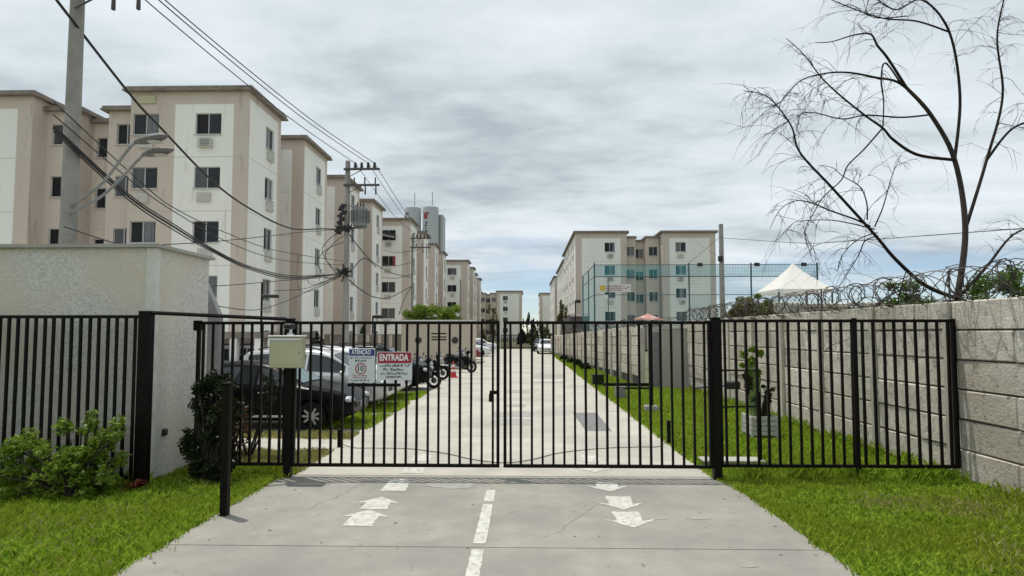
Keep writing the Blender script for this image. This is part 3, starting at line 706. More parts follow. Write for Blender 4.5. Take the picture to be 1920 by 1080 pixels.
# towers far left
def tower(label, x0, x1, vtop, Y, glyphs):
    c = at((x0 + x1) / 2, 600, Y); rr = (x1 - x0) / 2 / FPX * Y; zt = Z_(vtop, Y)
    t = thing('water_tower', label, 'tower', (c.x, Y, 0), 0, 'pair of round grey towers')
    b = MB(); b.lathe([(rr, 0), (rr, zt - 1.0), (rr * .96, zt - .3), (rr * .7, zt), (0.01, zt + .2)], (c.x, Y, 0), 28); b.build('shaft', M['tower'], t, smooth=40)
    a = MB(); a.tube([(c.x + rr * .2, Y, zt), (c.x + rr * .2, Y, zt + 4.8)], 0.14, 5); a.tube([(c.x + rr * .2 - .6, Y, zt + 2.2), (c.x + rr * .2 + .6, Y, zt + 2.2)], 0.08, 4); a.build('antenna', M['steel'], t)
    for (nm, u0, v0, u1, v1, m) in glyphs:
        um = (u0 + u1) / 2; p = at(um, (v0 + v1) / 2, Y); off = p.x - c.x
        yy = Y - math.sqrt(max(rr * rr - off * off, 0.2)) - 0.15
        q = MB(); a_, b_ = at(u0, v0, yy), at(u1, v1, yy); ang = math.asin(max(-1, min(1, off / rr)))
        q.box(((a_.x + b_.x) / 2, yy + 0.1, (a_.z + b_.z) / 2), (abs(b_.x - a_.x), 0.5, abs(b_.z - a_.z)), 0, ang)
        q.build(nm, m, t)
tower('left round grey tower with an antenna and a dark red mark, far behind the blocks', 757, 788, 388, 190, [('mark', 759, 399, 768, 402, M['ink']), ('mark', 759, 403, 764, 408, M['sign_red'])])
tower('right round grey tower with the red square mark and vertical lettering', 791, 821, 387, 190,
      [('mark', 794, 398, 805, 401, M['ink_red']), ('mark', 795, 402, 802, 410, M['sign_red'])] +
      [('letter', 797 - (k % 2), 416 + k * 5.2, 802 - (k % 3), 419 + k * 5.2, M['ink']) for k in range(5)])
o_ = thing('service_tower', 'slim square grey service shaft joined to the right of the round towers', 'tower', (X_(825.5, 192), 192, 0))
b = MB(); b.bbox((X_(816, 192), 191, 0), (X_(830, 192), 197, Z_(403, 192))); b.build('shaft', M['tower'], o_)
b = MB(); b.bbox((X_(823.6, 191), 190.6, 0), (X_(825, 191), 191.0, Z_(404, 192))); b.build('rib', M['pipe'], o_)

# utility hut left with vents
hut = thing('utility_hut', 'low tan flat roofed hut with slot vents beside the street', 'hut', (-6, 40, 0))
hx0, hx1, hh = X_(753, 40), X_(884, 40), Z_(603, 40)
holes = []
sl_ = [(X_(823, 40) - hx0, Z_(v, 40), 1.05, 0.09) for v in (625.5, 632, 637)]
facade(hut, (hx0, 40, -0.05), (1, 0, 0), (0, -1, 0), hx1 - hx0, hh + 0.05, [(a, z + .05, ww, h2) for a, z, ww, h2 in sl_], [], [M['wall_hut'], M['wall_hut']], z0=0, depth=0.25)
b = MB(); b.add([(hx1, 40, 0), (hx1, 43.8, 0), (hx1, 43.8, hh), (hx1, 40, hh)], [(0, 1, 2, 3)]); b.add([(hx0, 40, 0), (hx0, 43.8, 0), (hx0, 43.8, hh), (hx0, 40, hh)], [(3, 2, 1, 0)]); b.build('side_wall', M['wall_hut_lit'], hut)  # side walls coloured lighter than the front, their lit look is painted in
b = MB(); b.bbox((hx0 - .12, 39.85, hh), (hx1 + .12, 43.9, hh + .12)); b.build('roof', M['stucco_trim'], hut)
for u in (784, 853):
    p = at(u, 638, 39.9); b = MB(); b.lathe([(0.22, .02), (0.22, -.06), (0.16, -.1), (0.01, -.1)], (p.x, 39.98, p.z), 14, 'Y'); o = b.build('wall_lamp', M['plastic'], hut)

lw = thing('low_wall', 'low grey brown rendered wall running behind the parked cars', 'wall', (-12, 44, 0))
b = MB(); b.bbox((X_(556, 43), 43, -.1), (X_(752, 43), 43.2, Z_(628, 43))); b.build('wall', M['wall_grey'], lw)
b = MB(); b.bbox((X_(555, 43), 42.95, Z_(628, 43)), (X_(753, 43), 43.25, Z_(626, 43))); b.build('coping', M['plaster'], lw)
for u in (575, 600, 622, 668, 690, 712, 733):
    b = MB(); b.cham((X_(u, 42.9), 42.93, .95), (.22, .13, 1.9), .02); b.build('pier', M['wall_tan'], lw)
# entrance portico left, seen through the fence
po = thing('entrance_porch', 'low entrance porch with pale columns and dark glass doors behind the fence', 'porch', (-10.5, 21, 0))
zt = Z_(622, 21)
b = MB(); b.bbox((X_(370, 21), 21.6, 0), (X_(540, 21), 23.4, zt - .25)); b.build('wall', M['wall_tan'], po)
b = MB(); b.bbox((X_(366, 21), 20.9, zt - .22), (X_(545, 21), 23.5, zt)); b.build('roof', M['roof'], po)
for u in (384, 399, 441, 487, 512):
    b = MB(); b.cham((X_(u, 21.1), 21.1, (zt - .22) / 2), (0.26, 0.26, zt - .22), 0.02); b.build('column', M['wall_white'], po)
for u in (421, 464):
    p = X_(u, 21.5)
    b = MB(); b.bbox((p - .33, 21.52, 0.05), (p + .33, 21.6, zt - .45)); d_ = b.build('door', M['carglass'], po)
    b = MB(); b.bbox((p - .33, 21.5, zt - .62), (p + .33, 21.53, zt - .5)); b.bbox((p - .02, 21.5, .06), (p + .02, 21.525, zt - .63)); b.build('door_frame', M['frame_white'], d_)

# ------------------------------------------------------------------ stucco gatehouse wall at left
gw = thing('stucco_wall', 'rough grey stucco gatehouse wall beside the gate', 'wall', (-6.5, 8.6, 0))
cx, cy = -5.27, 8.2
ht = Z_(462, 8.2)
b = MB(); b.bbox((-13.5, cy, -0.1), (cx, 9.62, ht)); b.build('wall', M['stucco'], gw)
b = MB(); b.bbox((cx - 0.12, cy - 0.012, 0), (cx + 0.012, cy + 0.10, ht - .003)); b.build('corner_trim', M['stucco_trim'], gw)
b = MB(); b.bbox((-13.6, cy - 0.06, ht), (cx + 0.07, 9.68, ht + 0.05)); b.build('coping', M['plaster'], gw)
p = at(330, 811, 8.5); b = MB(); b.cham((cx + 0.015, 8.52, p.z), (0.05, 0.09, 0.1), 0.01); b.build('socket_box', M['plastic'], gw)
gr = thing('gable_wall', 'grey sloping gable end rising behind the stucco wall', 'wall', (-6.6, 12.2, 0))
b = MB(); g0 = [(X_(374, 12), 0), (X_(411, 12), 0), (X_(411, 12), Z_(592, 12)), (X_(383, 12), Z_(529, 12)), (X_(374, 12), Z_(532, 12))]
b.prism(g0, 0, 0.16, 0, Matrix.Translation((0, 12, 0)) @ Matrix.Rotation(RAD(90), 4, 'X') @ Matrix.Scale(-1, 4, (0, 0, 1))); b.build('gable', M['transformer'], gr)

# ------------------------------------------------------------------ gate, fences
GY = 8.62
ZT, ZB = Z_(602, GY), Z_(876, GY)
_bar = {}
def bar_mesh(h, s=0.032):
    k = (round(h, 3), s)
    if k not in _bar:
        b = MB(); b.box((0, 0, 0), (s, s, h)); _bar[k] = b.mesh('bar', M['black_metal'])
    return _bar[k]
def barred(root, x0, x1, y, zb, zt, n, ends=True, mid=None, s=0.032):
    for nm, z in (('top_rail', zt - 0.025), ('bottom_rail', zb + 0.02)):
        b = MB(); b.bbox((x0, y - 0.025, z - 0.022), (x1, y + 0.025, z + 0.022)); b.build(nm, M['black_metal'], root)
    h = zt - zb - 0.09
    for i in range(n):
        x = x0 + (x1 - x0) * (i + 0.5) / n + rnd.uniform(-.004, .004)
        o = inst('bar', bar_mesh(h, s), root, (x, y, (zt + zb) / 2 - 0.002)); o.rotation_euler = (rnd.uniform(-.004, .004), rnd.uniform(-.003, .003), rnd.uniform(-.15, .15))
    if ends:
        for x in (x0, x1):
            b = MB(); b.bbox((x - .022, y - .027, zb + .0), (x + .022, y + .027, zt + .003)); b.build('stile', M['black_metal'], root)
def post(name, label, x, y, h, s, group=None, z0=-0.1):
    t = thing(name, label, 'post', (x, y, 0), 0, group)
    b = MB(); b.cham((x, y, (h + z0) / 2), (s, s, h - z0), 0.006); b.build('shaft', M['black_metal'], t)
    b = MB(); b.cham((x, y, h + .012), (s + .016, s + .016, .022), 0.006); b.build('cap', M['black_metal'], t)
    return t
pl, pr = X_(545, GY), X_(1340, GY)
post('gate_post', 'black left gate post behind the cream control box', pl, GY, ZT + .02, 0.105, 'gate posts')
post('gate_post', 'thick black right gate post between gate and grass fence', pr, GY, ZT + .03, 0.115, 'gate posts')
g1 = thing('gate_leaf', 'left black barred gate leaf carrying the two warning signs', 'gate', (pl + .07, GY, 0), 0, 'leaves of the barred gate')
g2 = thing('gate_leaf', 'right black barred gate leaf between the centre line and the grass', 'gate', (pr - .08, GY, 0), 0, 'leaves of the barred gate')
xm0, xm1 = X_(934, GY), X_(947, GY)
barred(g1, pl + .075, xm0, GY, ZB, ZT, 19)
barred(g2, xm1, pr - .085, GY, ZB, ZT, 19)
for (lf_, px0, sg) in ((g1, pl + .06, 1), (g2, pr - .068, -1)):
    for z in (ZB + .22, (ZB + ZT) / 2, ZT - .22):
        b = MB(); b.tube([(px0 + sg * .004, GY - .062, z - .055), (px0 + sg * .004, GY - .062, z + .055)], .017, 8); b.bbox((px0 - .03, GY - .066, z - .03), (px0 + .035, GY - .056, z + .03)); b.build('hinge', M['black_metal'], lf_)
# lock on the left leaf
b = MB(); p = at(922, 736, GY); q = at(936, 736, GY)
b.bbox((p.x - .03, GY - .05, p.z - .02), (q.x, GY - .027, p.z + .03)); b.bbox((p.x - .04, GY - .055, p.z - .13), (p.x + .02, GY - .026, p.z - .02)); b.build('latch', M['black_metal'], g1)
z2 = Z_(722, GY); b = MB(); b.bbox((X_(655, GY), GY - .045, z2 - .022), (X_(753, GY), GY - .017, z2 + .022)); b.build('sign_rail', M['black_metal'], g1)
# inner braces of the right leaf: box section bar and its post plates
# left fence panel
fl = thing('metal_fence', 'short black barred fence panel between stucco wall and gate post', 'fence', (-4.2, GY, 0))
barred(fl, X_(374, GY), pl - .06, GY, ZB + .01, ZT - .003, 9)
b = MB(); b.bbox((X_(370, GY) - .03, GY - .05, ZT - .14), (X_(378, GY), GY + .03, ZT + .01)); b.build('bracket', M['black_metal'], fl)
# far left fence in front of the stucco wall
fx = X_(275, 7.95)
lf = thing('metal_fence', 'tall black barred fence standing before the stucco wall at far left', 'fence', (-7, 7.95, 0))
b = MB(); b.cham((fx, 7.95, 1.15), (0.16, 0.12, 2.5), 0.006); b.build('end_post', M['black_metal'], lf)
barred(lf, -9.6, fx - .09, 7.95, 0.12, Z_(590, 7.95), 34, ends=False)
b = MB(); a_ = Vector((fx + .08, 7.95, Z_(586, 7.95))); c_ = Vector((pl - .055, GY, Z_(602, GY) + .03))
b.tube([a_, c_], 0.03, 6); b.build('linking_rail', M['black_metal'], lf)
# right fence
fr_end = 6.17
rf = thing('metal_fence', 'black barred fence on the lawn running to the block wall', 'fence', (4.7, GY, 0))
barred(rf, pr + .065, fr_end, GY, ZB + .02, ZT + .025, 22)
for u in (1598,):
    x = X_(u, GY); b = MB(); b.bbox((x - .03, GY - .06, -.1), (x + .03, GY - .026, ZT + .04)); b.build('post', M['black_metal'], rf)
# loose post in the foreground
p = gnd(421, 966); post('stop_post', 'black square post standing alone at the driveway edge, nearest the camera', p.x, p.y, Z_(722, p.y), 0.085)
# bollards and chain inside
bl = gnd(1254, 833); post('chain_post', 'short black chain post on the lawn edge right of the street', bl.x, bl.y, 0.42, 0.065, 'low chain posts')
br_ = gnd(636, 838); post('chain_post', 'short black chain post at the left edge of the street', br_.x, br_.y, 0.30, 0.06, 'low chain posts')
ch = thing('chain', 'rusty chain lying slack across the street behind the gate', 'chain', (0, 10, 0))
cp = [Vector((br_.x, br_.y - .04, .1))] + [gnd(u, v, .014) for u, v in ((660, 839), (700, 840), (760, 841), (800, 845), (840, 851), (880, 860), (920, 866), (960, 867), (1000, 861), (1040, 851), (1080, 845), (1140, 840), (1200, 838), (1235, 837))] + [Vector((bl.x, bl.y - .04, .1))]
def crv(pts, n=8):
    pts = [Vector(p) for p in pts]; res = []
    for i in range(len(pts) - 1):
        p0, p1, p2, p3 = pts[max(i - 1, 0)], pts[i], pts[i + 1], pts[min(i + 2, len(pts) - 1)]
        for k in range(n):
            t = k / n
            res.append(0.5 * ((2 * p1) + (p2 - p0) * t + (2 * p0 - 5 * p1 + 4 * p2 - p3) * t * t + (3 * p1 - p0 - 3 * p2 + p3) * t ** 3))
    res.append(pts[-1]); return res
cc = crv(cp, 12); lk = MB(); dist = 0
for i in range(0, len(cc) - 1):
    d = cc[i + 1] - cc[i]; n_ = max(1, int(d.length / 0.035))
    for k in range(n_):
        q0 = cc[i] + d * (k / n_); q1 = cc[i] + d * ((k + .8) / n_)
        lk.tube([q0 + Vector((0, 0, .004 * (k % 2))), q1], 0.011 if k % 2 else 0.007, 4)
b = lk.build('links', M['black_metal'], ch); b['kind'] = 'stuff'

# cream control box
cb = thing('control_box', 'cream plastic gate control box mounted on the left gate post', 'box', (X_(537, 8.42), 8.42, Z_(690, 8.42)))
a0, a1 = at(506, 690, 8.42), at(568, 632, 8.42)
b = MB(); b.cham(((a0.x + a1.x) / 2, 8.46, (a0.z + a1.z) / 2), (a1.x - a0.x, 0.17, a1.z - a0.z), 0.012); b.build('body', M['cream'], cb)
b = MB(); b.cham(((a0.x + a1.x) / 2, 8.45, a1.z + .012), (a1.x - a0.x + .02, 0.22, 0.026), 0.008); b.build('lid', M['stucco_trim'], cb)
b = MB(); b.box(((a0.x + a1.x) / 2, 8.368, a1.z - .03), (a1.x - a0.x - .02, 0.008, 0.03)); b.build('lid_edge', M['white'], cb)
b = MB(); b.box(((a0.x + a1.x) / 2 + .02, 8.371, (a0.z + a1.z) / 2 - .01), (a1.x - a0.x - .06, 0.006, a1.z - a0.z - .12)); b.build('door_panel', M['cream'], cb)
b = MB(); b.cham((a1.x - .03, 8.37, (a0.z + a1.z) / 2), (0.018, 0.02, 0.05), 0.004); b.build('lock', M['steel'], cb)
cm = thing('camera', 'small dark security camera with white bracket above the cream box', 'camera', (pl, 8.5, ZT - .1))
b = MB(); q = at(546, 612, 8.5); b.cham((q.x - .02, 8.5, q.z), (0.13, 0.16, 0.085), 0.02); b.build('housing', M['plastic'], cm)
b = MB(); b.tube([(q.x + .0, 8.5, q.z - .04), (q.x - .005, 8.48, a1.z + .03)], 0.022, 8); b.cham((q.x, 8.48, a1.z + .035), (0.08, .07, .03), .006); b.build('bracket', M['white'], cm)
b = MB(); b.lathe([(0.028, .02), (.028, -.015), (.005, -.02)], (q.x - .02, 8.412, q.z), 10, 'Y'); b.build('lens', M['glass'], cm)

# signs
def text(s, size, x, y, z, m, parent, name='lettering', w=None, bold=0.0):
    cu = bpy.data.curves.new('t', 'FONT'); cu.body = s; cu.size = size; cu.extrude = 0.0012; cu.align_x = 'CENTER'; cu.align_y = 'CENTER'; cu.offset = bold; cu.resolution_u = 3
    o = bpy.data.objects.new('t', cu); COL.objects.link(o)
    me = bpy.data.meshes.new_from_object(o.evaluated_get(bpy.context.evaluated_depsgraph_get())); bpy.data.objects.remove(o)
    xs = [v.co.x for v in me.vertices]; ww = max(xs) - min(xs); c0 = (max(xs) + min(xs)) / 2; k = (w / ww) if w else 1
    for v in me.vertices:
        c = v.co; v.co = Vector(((c.x - c0) * k, -c.z, c.y))
    me.materials.clear(); me.materials.append(m)
    return inst(name, me, parent, (x, y, z))
def printed_line(x0, x1, z, h, y, m, parent, seed):      # small print too blurred to read: runs of letter sized strokes
    r = random.Random(seed); b = MB(); x = x0
    while x < x1 - h * 0.4:
        n = r.randint(2, 8)
        for k in range(n):
            if x > x1 - h * .4: break
            ww = h * r.uniform(.35, .75)
            if r.random() < .5: b.bbox((x, y - .001, z - h / 2), (x + ww * .35, y + .001, z + h / 2)); b.bbox((x + ww * .35, y - .001, z + h * r.choice((-.5, -.1, .25))), (x + ww, y + .001, z + h * .5))
            else: b.bbox((x, y - .001, z - h / 2), (x + ww, y + .001, z + h * r.choice((-.1, .1))))
            x += ww + h * .16
        x += h * .45
    o = b.build('small_print', m, parent); o['kind'] = 'stuff'; return o
SY = 8.545
s1 = thing('warning_sign', 'white sign with blue ATENÇÃO header and a ringed number 10', 'sign', (X_(678, SY), SY, Z_(717, SY)), 0, 'signs fixed on the left gate leaf')
def rect(u0, v0, u1, v1, y, th, m, nm, parent, ch=0.003):
    a, c = at(u0, v1, y), at(u1, v0, y); b = MB(); b.cham(((a.x + c.x) / 2, y, (a.z + c.z) / 2), (c.x - a.x, th, c.z - a.z), ch); return b.build(nm, m, parent)
rect(653, 653, 703.5, 717.5, SY, 0.012, M['sign_white'], 'panel', s1)
rect(655, 655, 702, 667, SY - .0075, 0.005, M['sign_blue'], 'header', s1, .001)
text('ATENÇÃO', 0.085, X_(678.5, SY), SY - .0125, Z_(660.8, SY), M['ink_white'], s1, 'lettering', w=0.285, bold=.0022)
printed_line(X_(657, SY), X_(700, SY), Z_(671, SY), 0.018, SY - .0085, M['ink'], s1, 1)
printed_line(X_(667, SY), X_(690, SY), Z_(676.5, SY), 0.026, SY - .0085, M['ink'], s1, 2)
cxs, czs = X_(678, SY), Z_(691.5, SY)
b = MB(); n = 32; ro, ri = 0.083, 0.066
vs = [(cxs + r_ * math.cos(2 * math.pi * k / n), SY - .009, czs + r_ * math.sin(2 * math.pi * k / n)) for r_ in (ro, ri) for k in range(n)]
b.add(vs, [(k, (k + 1) % n, n + (k + 1) % n, n + k) for k in range(n)]); b.build('ring', M['ink_red'], s1)
text('10', 0.115, cxs, SY - .0085, czs, M['ink'], s1, 'number', w=0.085, bold=.002)
printed_line(X_(663, SY), X_(690, SY), Z_(704, SY), 0.022, SY - .0085, M['ink_red'], s1, 3)
printed_line(X_(663, SY), X_(691, SY), Z_(708.2, SY), 0.018, SY - .0085, M['ink_red'], s1, 4)
printed_line(X_(660, SY), X_(694, SY), Z_(713, SY), 0.024, SY - .0085, M['ink'], s1, 5)
s2 = thing('entrance_sign', 'white sign with dark red ENTRADA header on the left gate leaf', 'sign', (X_(740, SY), SY, Z_(712, SY)), 0, 'signs fixed on the left gate leaf')
rect(706.5, 659.5, 773, 712.5, SY, 0.012, M['sign_white'], 'panel', s2)
rect(708.5, 660.8, 771.5, 681, SY - .0075, 0.005, M['sign_red'], 'header', s2, .001)
text('ENTRADA', 0.13, X_(740, SY), SY - .0125, Z_(671, SY), M['ink_white'], s2, 'lettering', w=0.425, bold=.004)
for i, (u0, u1, v, h) in enumerate(((714, 768, 685.5, .034), (720, 761, 692.8, .036), (715, 765, 700.5, .032), (724, 756, 707, .026))):
    printed_line(X_(u0, SY), X_(u1, SY), Z_(v, SY), h, SY - .0085, M['ink'], s2, 20 + i)

# ------------------------------------------------------------------ right block wall
WX = 6.25
nw = thing('block_wall', 'grey precast slab wall with posts along the right lawn, nearest stretch', 'wall', (WX, 12, 0), 0, 'precast slab walls on the right')
def slab_mesh(lx, lz, seed, th=0.06):
    r = random.Random(seed); b = MB(); b.cham((0, 0, 0), (th, lx - .016, lz - .022), 0.014)
    b.v = [(v[0] + r.uniform(-.004, .004), v[1] + r.uniform(-.006, .006), v[2] + r.uniform(-.006, .006)) for v in b.v]
    return b.mesh('slab', M['slab'])
CH_ = 0.424
near_posts = [6.9 - 1.84, 6.9] + [6.9 + 1.87 * k for k in range(1, 9)]
near_posts = [y for y in near_posts if y < 22.6]
sm = [slab_mesh(1.87 - .13, CH_, k) for k in range(3)]; half = [[slab_mesh((1.87 - .13) * f, CH_, 10 + k) for k in range(2)] for f in (0.38, 0.62)]
pm = MB(); pm.cham((0, 0, 1.27), (0.14, 0.125, 2.6), 0.012); pm = pm.mesh('post', M['slab_post'])
for i, y in enumerate(near_posts):
    inst('post', pm, nw, (WX - .02, y, -.02), rnd.uniform(-.02, .02))
    for k in range(6):
        z = 0.02 + CH_ * (k + .5)
        if i < len(near_posts) - 1 or True:
            a = y + .0625; L_ = 1.87 - .125
            if (i + k) % 2 == 0:
                inst('slab', rnd.choice(sm), nw, (WX + rnd.uniform(-.012, .012), a + L_ / 2, z), rnd.uniform(-.006, .006))
            else:
                inst('slab', rnd.choice(half[0]), nw, (WX + rnd.uniform(-.02, .02), a + L_ * .19, z), rnd.uniform(-.01, .01))
                inst('slab', rnd.choice(half[1]), nw, (WX + rnd.uniform(-.02, .02), a + L_ * .69, z), rnd.uniform(-.01, .01))
b = MB(); b.bbox((WX + .035, 4.5, -.1), (WX + .06, 22.7, 2.5)); b.build('backing', M['joint'], nw)
# the jog: plain plastered cross wall
jw = thing('plaster_wall', 'smooth grey plastered wall piece facing the gate at the jog', 'wall', (5.4, 23, 0))
jx0, jx1, jz = X_(1238, 22.75), X_(1302, 22.75), Z_(617, 22.75)
b = MB(); b.bbox((jx0, 22.75, -.1), (6.33, 22.95, jz)); b.build('wall', M['plaster'], jw)
b = MB(); b.bbox((jx0 - .04, 22.72, jz), (6.36, 22.98, jz + .06)); b.build('coping', M['slab_post'], jw)
b = MB(); b.bbox((jx0 - .26, 22.9, -.1), (jx0 - .003, 23.4, jz - .12)); b.build('corner_post', M['transformer'], jw)
b = MB(); b.bbox((jx0 + .0, 22.45, -.1), (6.2, 22.745, Z_(728, 22.45))); b.build('plinth', M['slab_post'], jw)
# far stretch, converging on the street
fw_ = thing('block_wall', 'farther weathered slab wall converging on the street beyond the plastered jog', 'wall', (3.7, 38, 0), 0, 'precast slab walls on the right')
A0, A1 = Vector((4.62, 23.2, 0)), Vector((2.62, 58.0, 0)); dv = (A1 - A0); nb = 18; ang = math.atan2(-(dv.x), dv.y); bl_ = dv.length / nb
fm = [slab_mesh(bl_ - .13, 0.41, 40 + k) for k in range(4)]; fpm = MB(); fpm.cham((0, 0, 1.05), (0.17, 0.15, 2.3), 0.012); fpm = fpm.mesh('post', M['slab_post'])
for i in range(nb + 1):
    p = A0.lerp(A1, i / nb); top = 2.42 - 0.55 * i / nb
    inst('post', fpm, fw_, (p.x - .03, p.y, top - 2.32), ang)
    if i == nb: break
    q = A0.lerp(A1, (i + .5) / nb)
    for k in range(5 if i < 9 else 4):
        inst('slab', rnd.choice(fm), fw_, (q.x + rnd.uniform(-.015, .015), q.y, (top - 2.06 if i < 9 else top - 1.68) + .41 * (k + .5) - .02), ang + rnd.uniform(-.006, .006))
b = MB(); nrm = Vector((dv.y, -dv.x, 0)).normalized() * 0.06
b.add([tuple(A0 + nrm), tuple(A1 + nrm), tuple(A1 + nrm + Vector((0, 0, 1.5))), tuple(A0 + nrm + Vector((0, 0, 2.2)))], [(0, 1, 2, 3)]); b.build('backing', M['joint'], fw_)

# razor wire coils
def razor(label, path, R0, step, seed, jit=0.05):
    r = random.Random(seed); t = thing('razor_wire', label, 'razor wire', path[0], 0, 'razor wire coils')
    b = MB(); pts = crv(path, 24); L_ = [0]
    for i in range(1, len(pts)): L_.append(L_[-1] + (pts[i] - pts[i - 1]).length)
    tot = L_[-1]; nl = int(tot / step); P = []; barb = MB()
    i = 0
    for k in range(nl * 12):
        s = tot * k / (nl * 12)
        while i < len(L_) - 2 and L_[i + 1] < s: i += 1
        f = (s - L_[i]) / max(L_[i + 1] - L_[i], 1e-6); c = pts[i].lerp(pts[i + 1], f); d = (pts[i + 1] - pts[i]).normalized()
        side = d.cross(Vector((0, 0, 1))).normalized(); a = 2 * math.pi * k / 12
        lp = k // 12; rr = R0 * (0.8 + 0.4 * random.Random(lp * 7 + seed).random()); sl = step * 1.6 * math.sin(a * 1 + lp)
        p = c + side * (math.cos(a) * rr) + Vector((0, 0, math.sin(a) * rr)) + d * sl
        P.append(p)
        if k % 2 == 0:
            v = Vector((r.uniform(-1, 1), r.uniform(-1, 1), r.uniform(-1, 1))).normalized() * 0.034
            w_ = Vector((r.uniform(-1, 1), r.uniform(-1, 1), r.uniform(-1, 1))).normalized() * 0.013
            barb.add([tuple(p - v), tuple(p + w_), tuple(p + v), tuple(p - w_)], [(0, 1, 2, 3)])
    b.tube(P, 0.0075, 3, caps=False); b.build('coil', M['wire'], t)
    o = barb.build('barbs', M['wire'], t); o['kind'] = 'stuff'
    return t
razor('tangled razor wire coil along the top of the near slab wall', [(WX, 5, 2.78), (WX + .02, 9, 2.80), (WX - .02, 14, 2.74), (WX, 18, 2.76), (WX, 22.6, 2.72)], 0.25, 0.135, 4)
razor('flattened razor wire coil on the plastered jog and farther wall', [(6.2, 22.8, 2.52), (4.7, 22.9, 2.50), (4.4, 27, 2.5), (3.7, 38, 2.32), (3.0, 50, 2.1)], 0.17, 0.26, 5)
# bracket arms holding the wire
for i, y in enumerate(near_posts[::2]):
    t = thing('wire_bracket', 'thin steel bracket holding razor wire on the slab wall', 'bracket', (WX, y, 2.55), 0, 'razor wire brackets on the near wall')
    b = MB(); b.tube([(WX, y, 2.5), (WX, y, 3.02)], 0.014, 5); b.build('arm', M['wire'], t)
    b = MB(); b.cham((WX, y, 2.57), (.1, .1, .02), .004); b.build('foot', M['wire'], t)

# low block wall behind, right
bw = thing('block_wall', 'low rough block building wall behind the razor wire, below the white tent', 'wall', (15, 24, 0))
x0 = X_(1452, 24)
b = MB(); b.bbox((x0, 24, -.1), (24, 28.2, Z_(572, 24) - .1)); b.build('wall', M['block_far'], bw)
zz = Z_(572, 24)
for k in range(22):
    b = MB(); a = x0 + k * .6; b.cham((a + .3, 24.0, zz - .03 + rnd.uniform(-.02, .05)), (0.57, 0.3, 0.16), 0.02); b.build('coping_block', M['slab'], bw)
for row in range(3):
    for k in range(22):
        b = MB(); a = x0 + k * .6 + (.3 if row % 2 else 0); b.cham((a + .3, 23.985, zz - .22 - row * .24), (0.58, 0.05, 0.22), 0.012); b.build('block', M['slab'], bw)

# ------------------------------------------------------------------ poles, wires
def utility_pole(label, x, y, h, r0=0.16, arms=True, trafo=True, grp='concrete utility poles'):
    t = thing('utility_pole', label, 'utility pole', (x, y, 0), 0, grp)
    b = MB(); b.tube([(x, y, -.2), (x, y, h * .5), (x, y, h)], [r0 * 1.15, r0 * .95, r0 * .78], 10); b.build('shaft', M['pole'], t, smooth=40)
    if arms:
        for (dz_, up) in ((-.48, 1), (-1.32, -1)):
            z = h + dz_
            b = MB(); b.bbox((x - .15, y - .24, z - .05), (x + 1.72, y - .14, z + .05)); b.tube([(x + .1, y - .19, z - .42), (x + .8, y - .19, z - .04)], .022, 5); c = b.build('crossarm', M['steel_dark'], t)
            for k, dx in enumerate((.45, .78, 1.12, 1.45) if up > 0 else (.4, .95, 1.5)):
                b = MB()
                if up > 0: b.lathe([(.02, -.02), (.075, .0), (.095, .1), (.055, .12), (.085, .2), (.05, .3), (.01, .31)], (x + dx, y - .19, z + .05), 10)
                else: b.lathe([(.035, .05), (.04, .38), (.01, .4)], (x + dx, y - .19, z), 8); b.lathe([(.035, -.05), (.045, -.5), (.01, -.52)], (x + dx + .05, y - .26, z), 8) if k else None
                b.build('insulator', M['insulator'], c)
    if trafo:
        z = h - 2.95; c0 = (x + .72, y - .1, z)
        b = MB(); b.lathe([(.01, -.5), (.36, -.5), (.38, -.42), (.38, .4), (.34, .46), (.01, .5)], c0, 18); tr = b.build('transformer', M['transformer'], t, smooth=35)
        for k in range(14):
            a = 2 * math.pi * k / 14; b = MB(); b.box((c0[0] + .43 * math.cos(a), c0[1] + .43 * math.sin(a), z), (.14, .025, .62), 0, a); b.build('cooling_fin', M['transformer'], tr)
        for k in range(3):
            b = MB(); b.lathe([(.05, 0), (.06, .06), (.035, .1), (.05, .16), (.02, .3)], (c0[0] - .16 + .16 * k, c0[1], z + .46), 8); b.build('bushing', M['insulator'], tr)
        b = MB(); b.bbox((x + .1, y - .05, z - .62), (x + 1.05, y + .05, z - .52)); b.bbox((x + .1, y - .05, z + .55), (x + .5, y + .05, z + .62)); b.build('bracket', M['steel'], t)
    return t
PX, PY = X_(648, 30.0), 30.0
PH = Z_(300, PY)
P1 = utility_pole('concrete utility pole with transformer and two crossarms beside the parked cars', PX, PY, PH)
# splice bundle on pole 1
for (zv, sz) in ((515, (.36, .3, .7)), (428, (.5, .3, .3))):
    b = MB(); r = random.Random(int(zv))
    for k in range(16):
        c = Vector((PX + r.uniform(-sz[0], sz[0]) * .6, PY - .25 + r.uniform(-.1, .1), Z_(zv, PY) + r.uniform(-sz[2], sz[2]) * .5))
        d = Vector((r.uniform(-1, 1) * .35, r.uniform(-.05, .05), r.uniform(-1, 1) * .22)); b.tube([c - d, c + Vector((0, -.04, -.06)), c + d], .035, 5)
    b.build('cable_splices', M['cable'], P1)
b = MB(); r = random.Random(9)
for k in range(14):
    z = Z_(385 + k * 4, PY); b.box((PX - .12 - .02 * k + r.uniform(-.1, .1), PY - .22, z), (.26, .1, .12), 0, r.uniform(-.3, .3))
b.build('cable_clamps', M['cable'], P1)
P2X, P2Y = X_(772, 53), 53.0
P2 = utility_pole('second thinner concrete pole farther along the parked cars', P2X, P2Y, Z_(437, P2Y), .13, True, False)
utility_pole('third distant pole in front of the fifth block on the left', X_(863, 88), 88.0, Z_(524, 88), .13, False, False)
P0X, P0Y = -9.9, 12.4
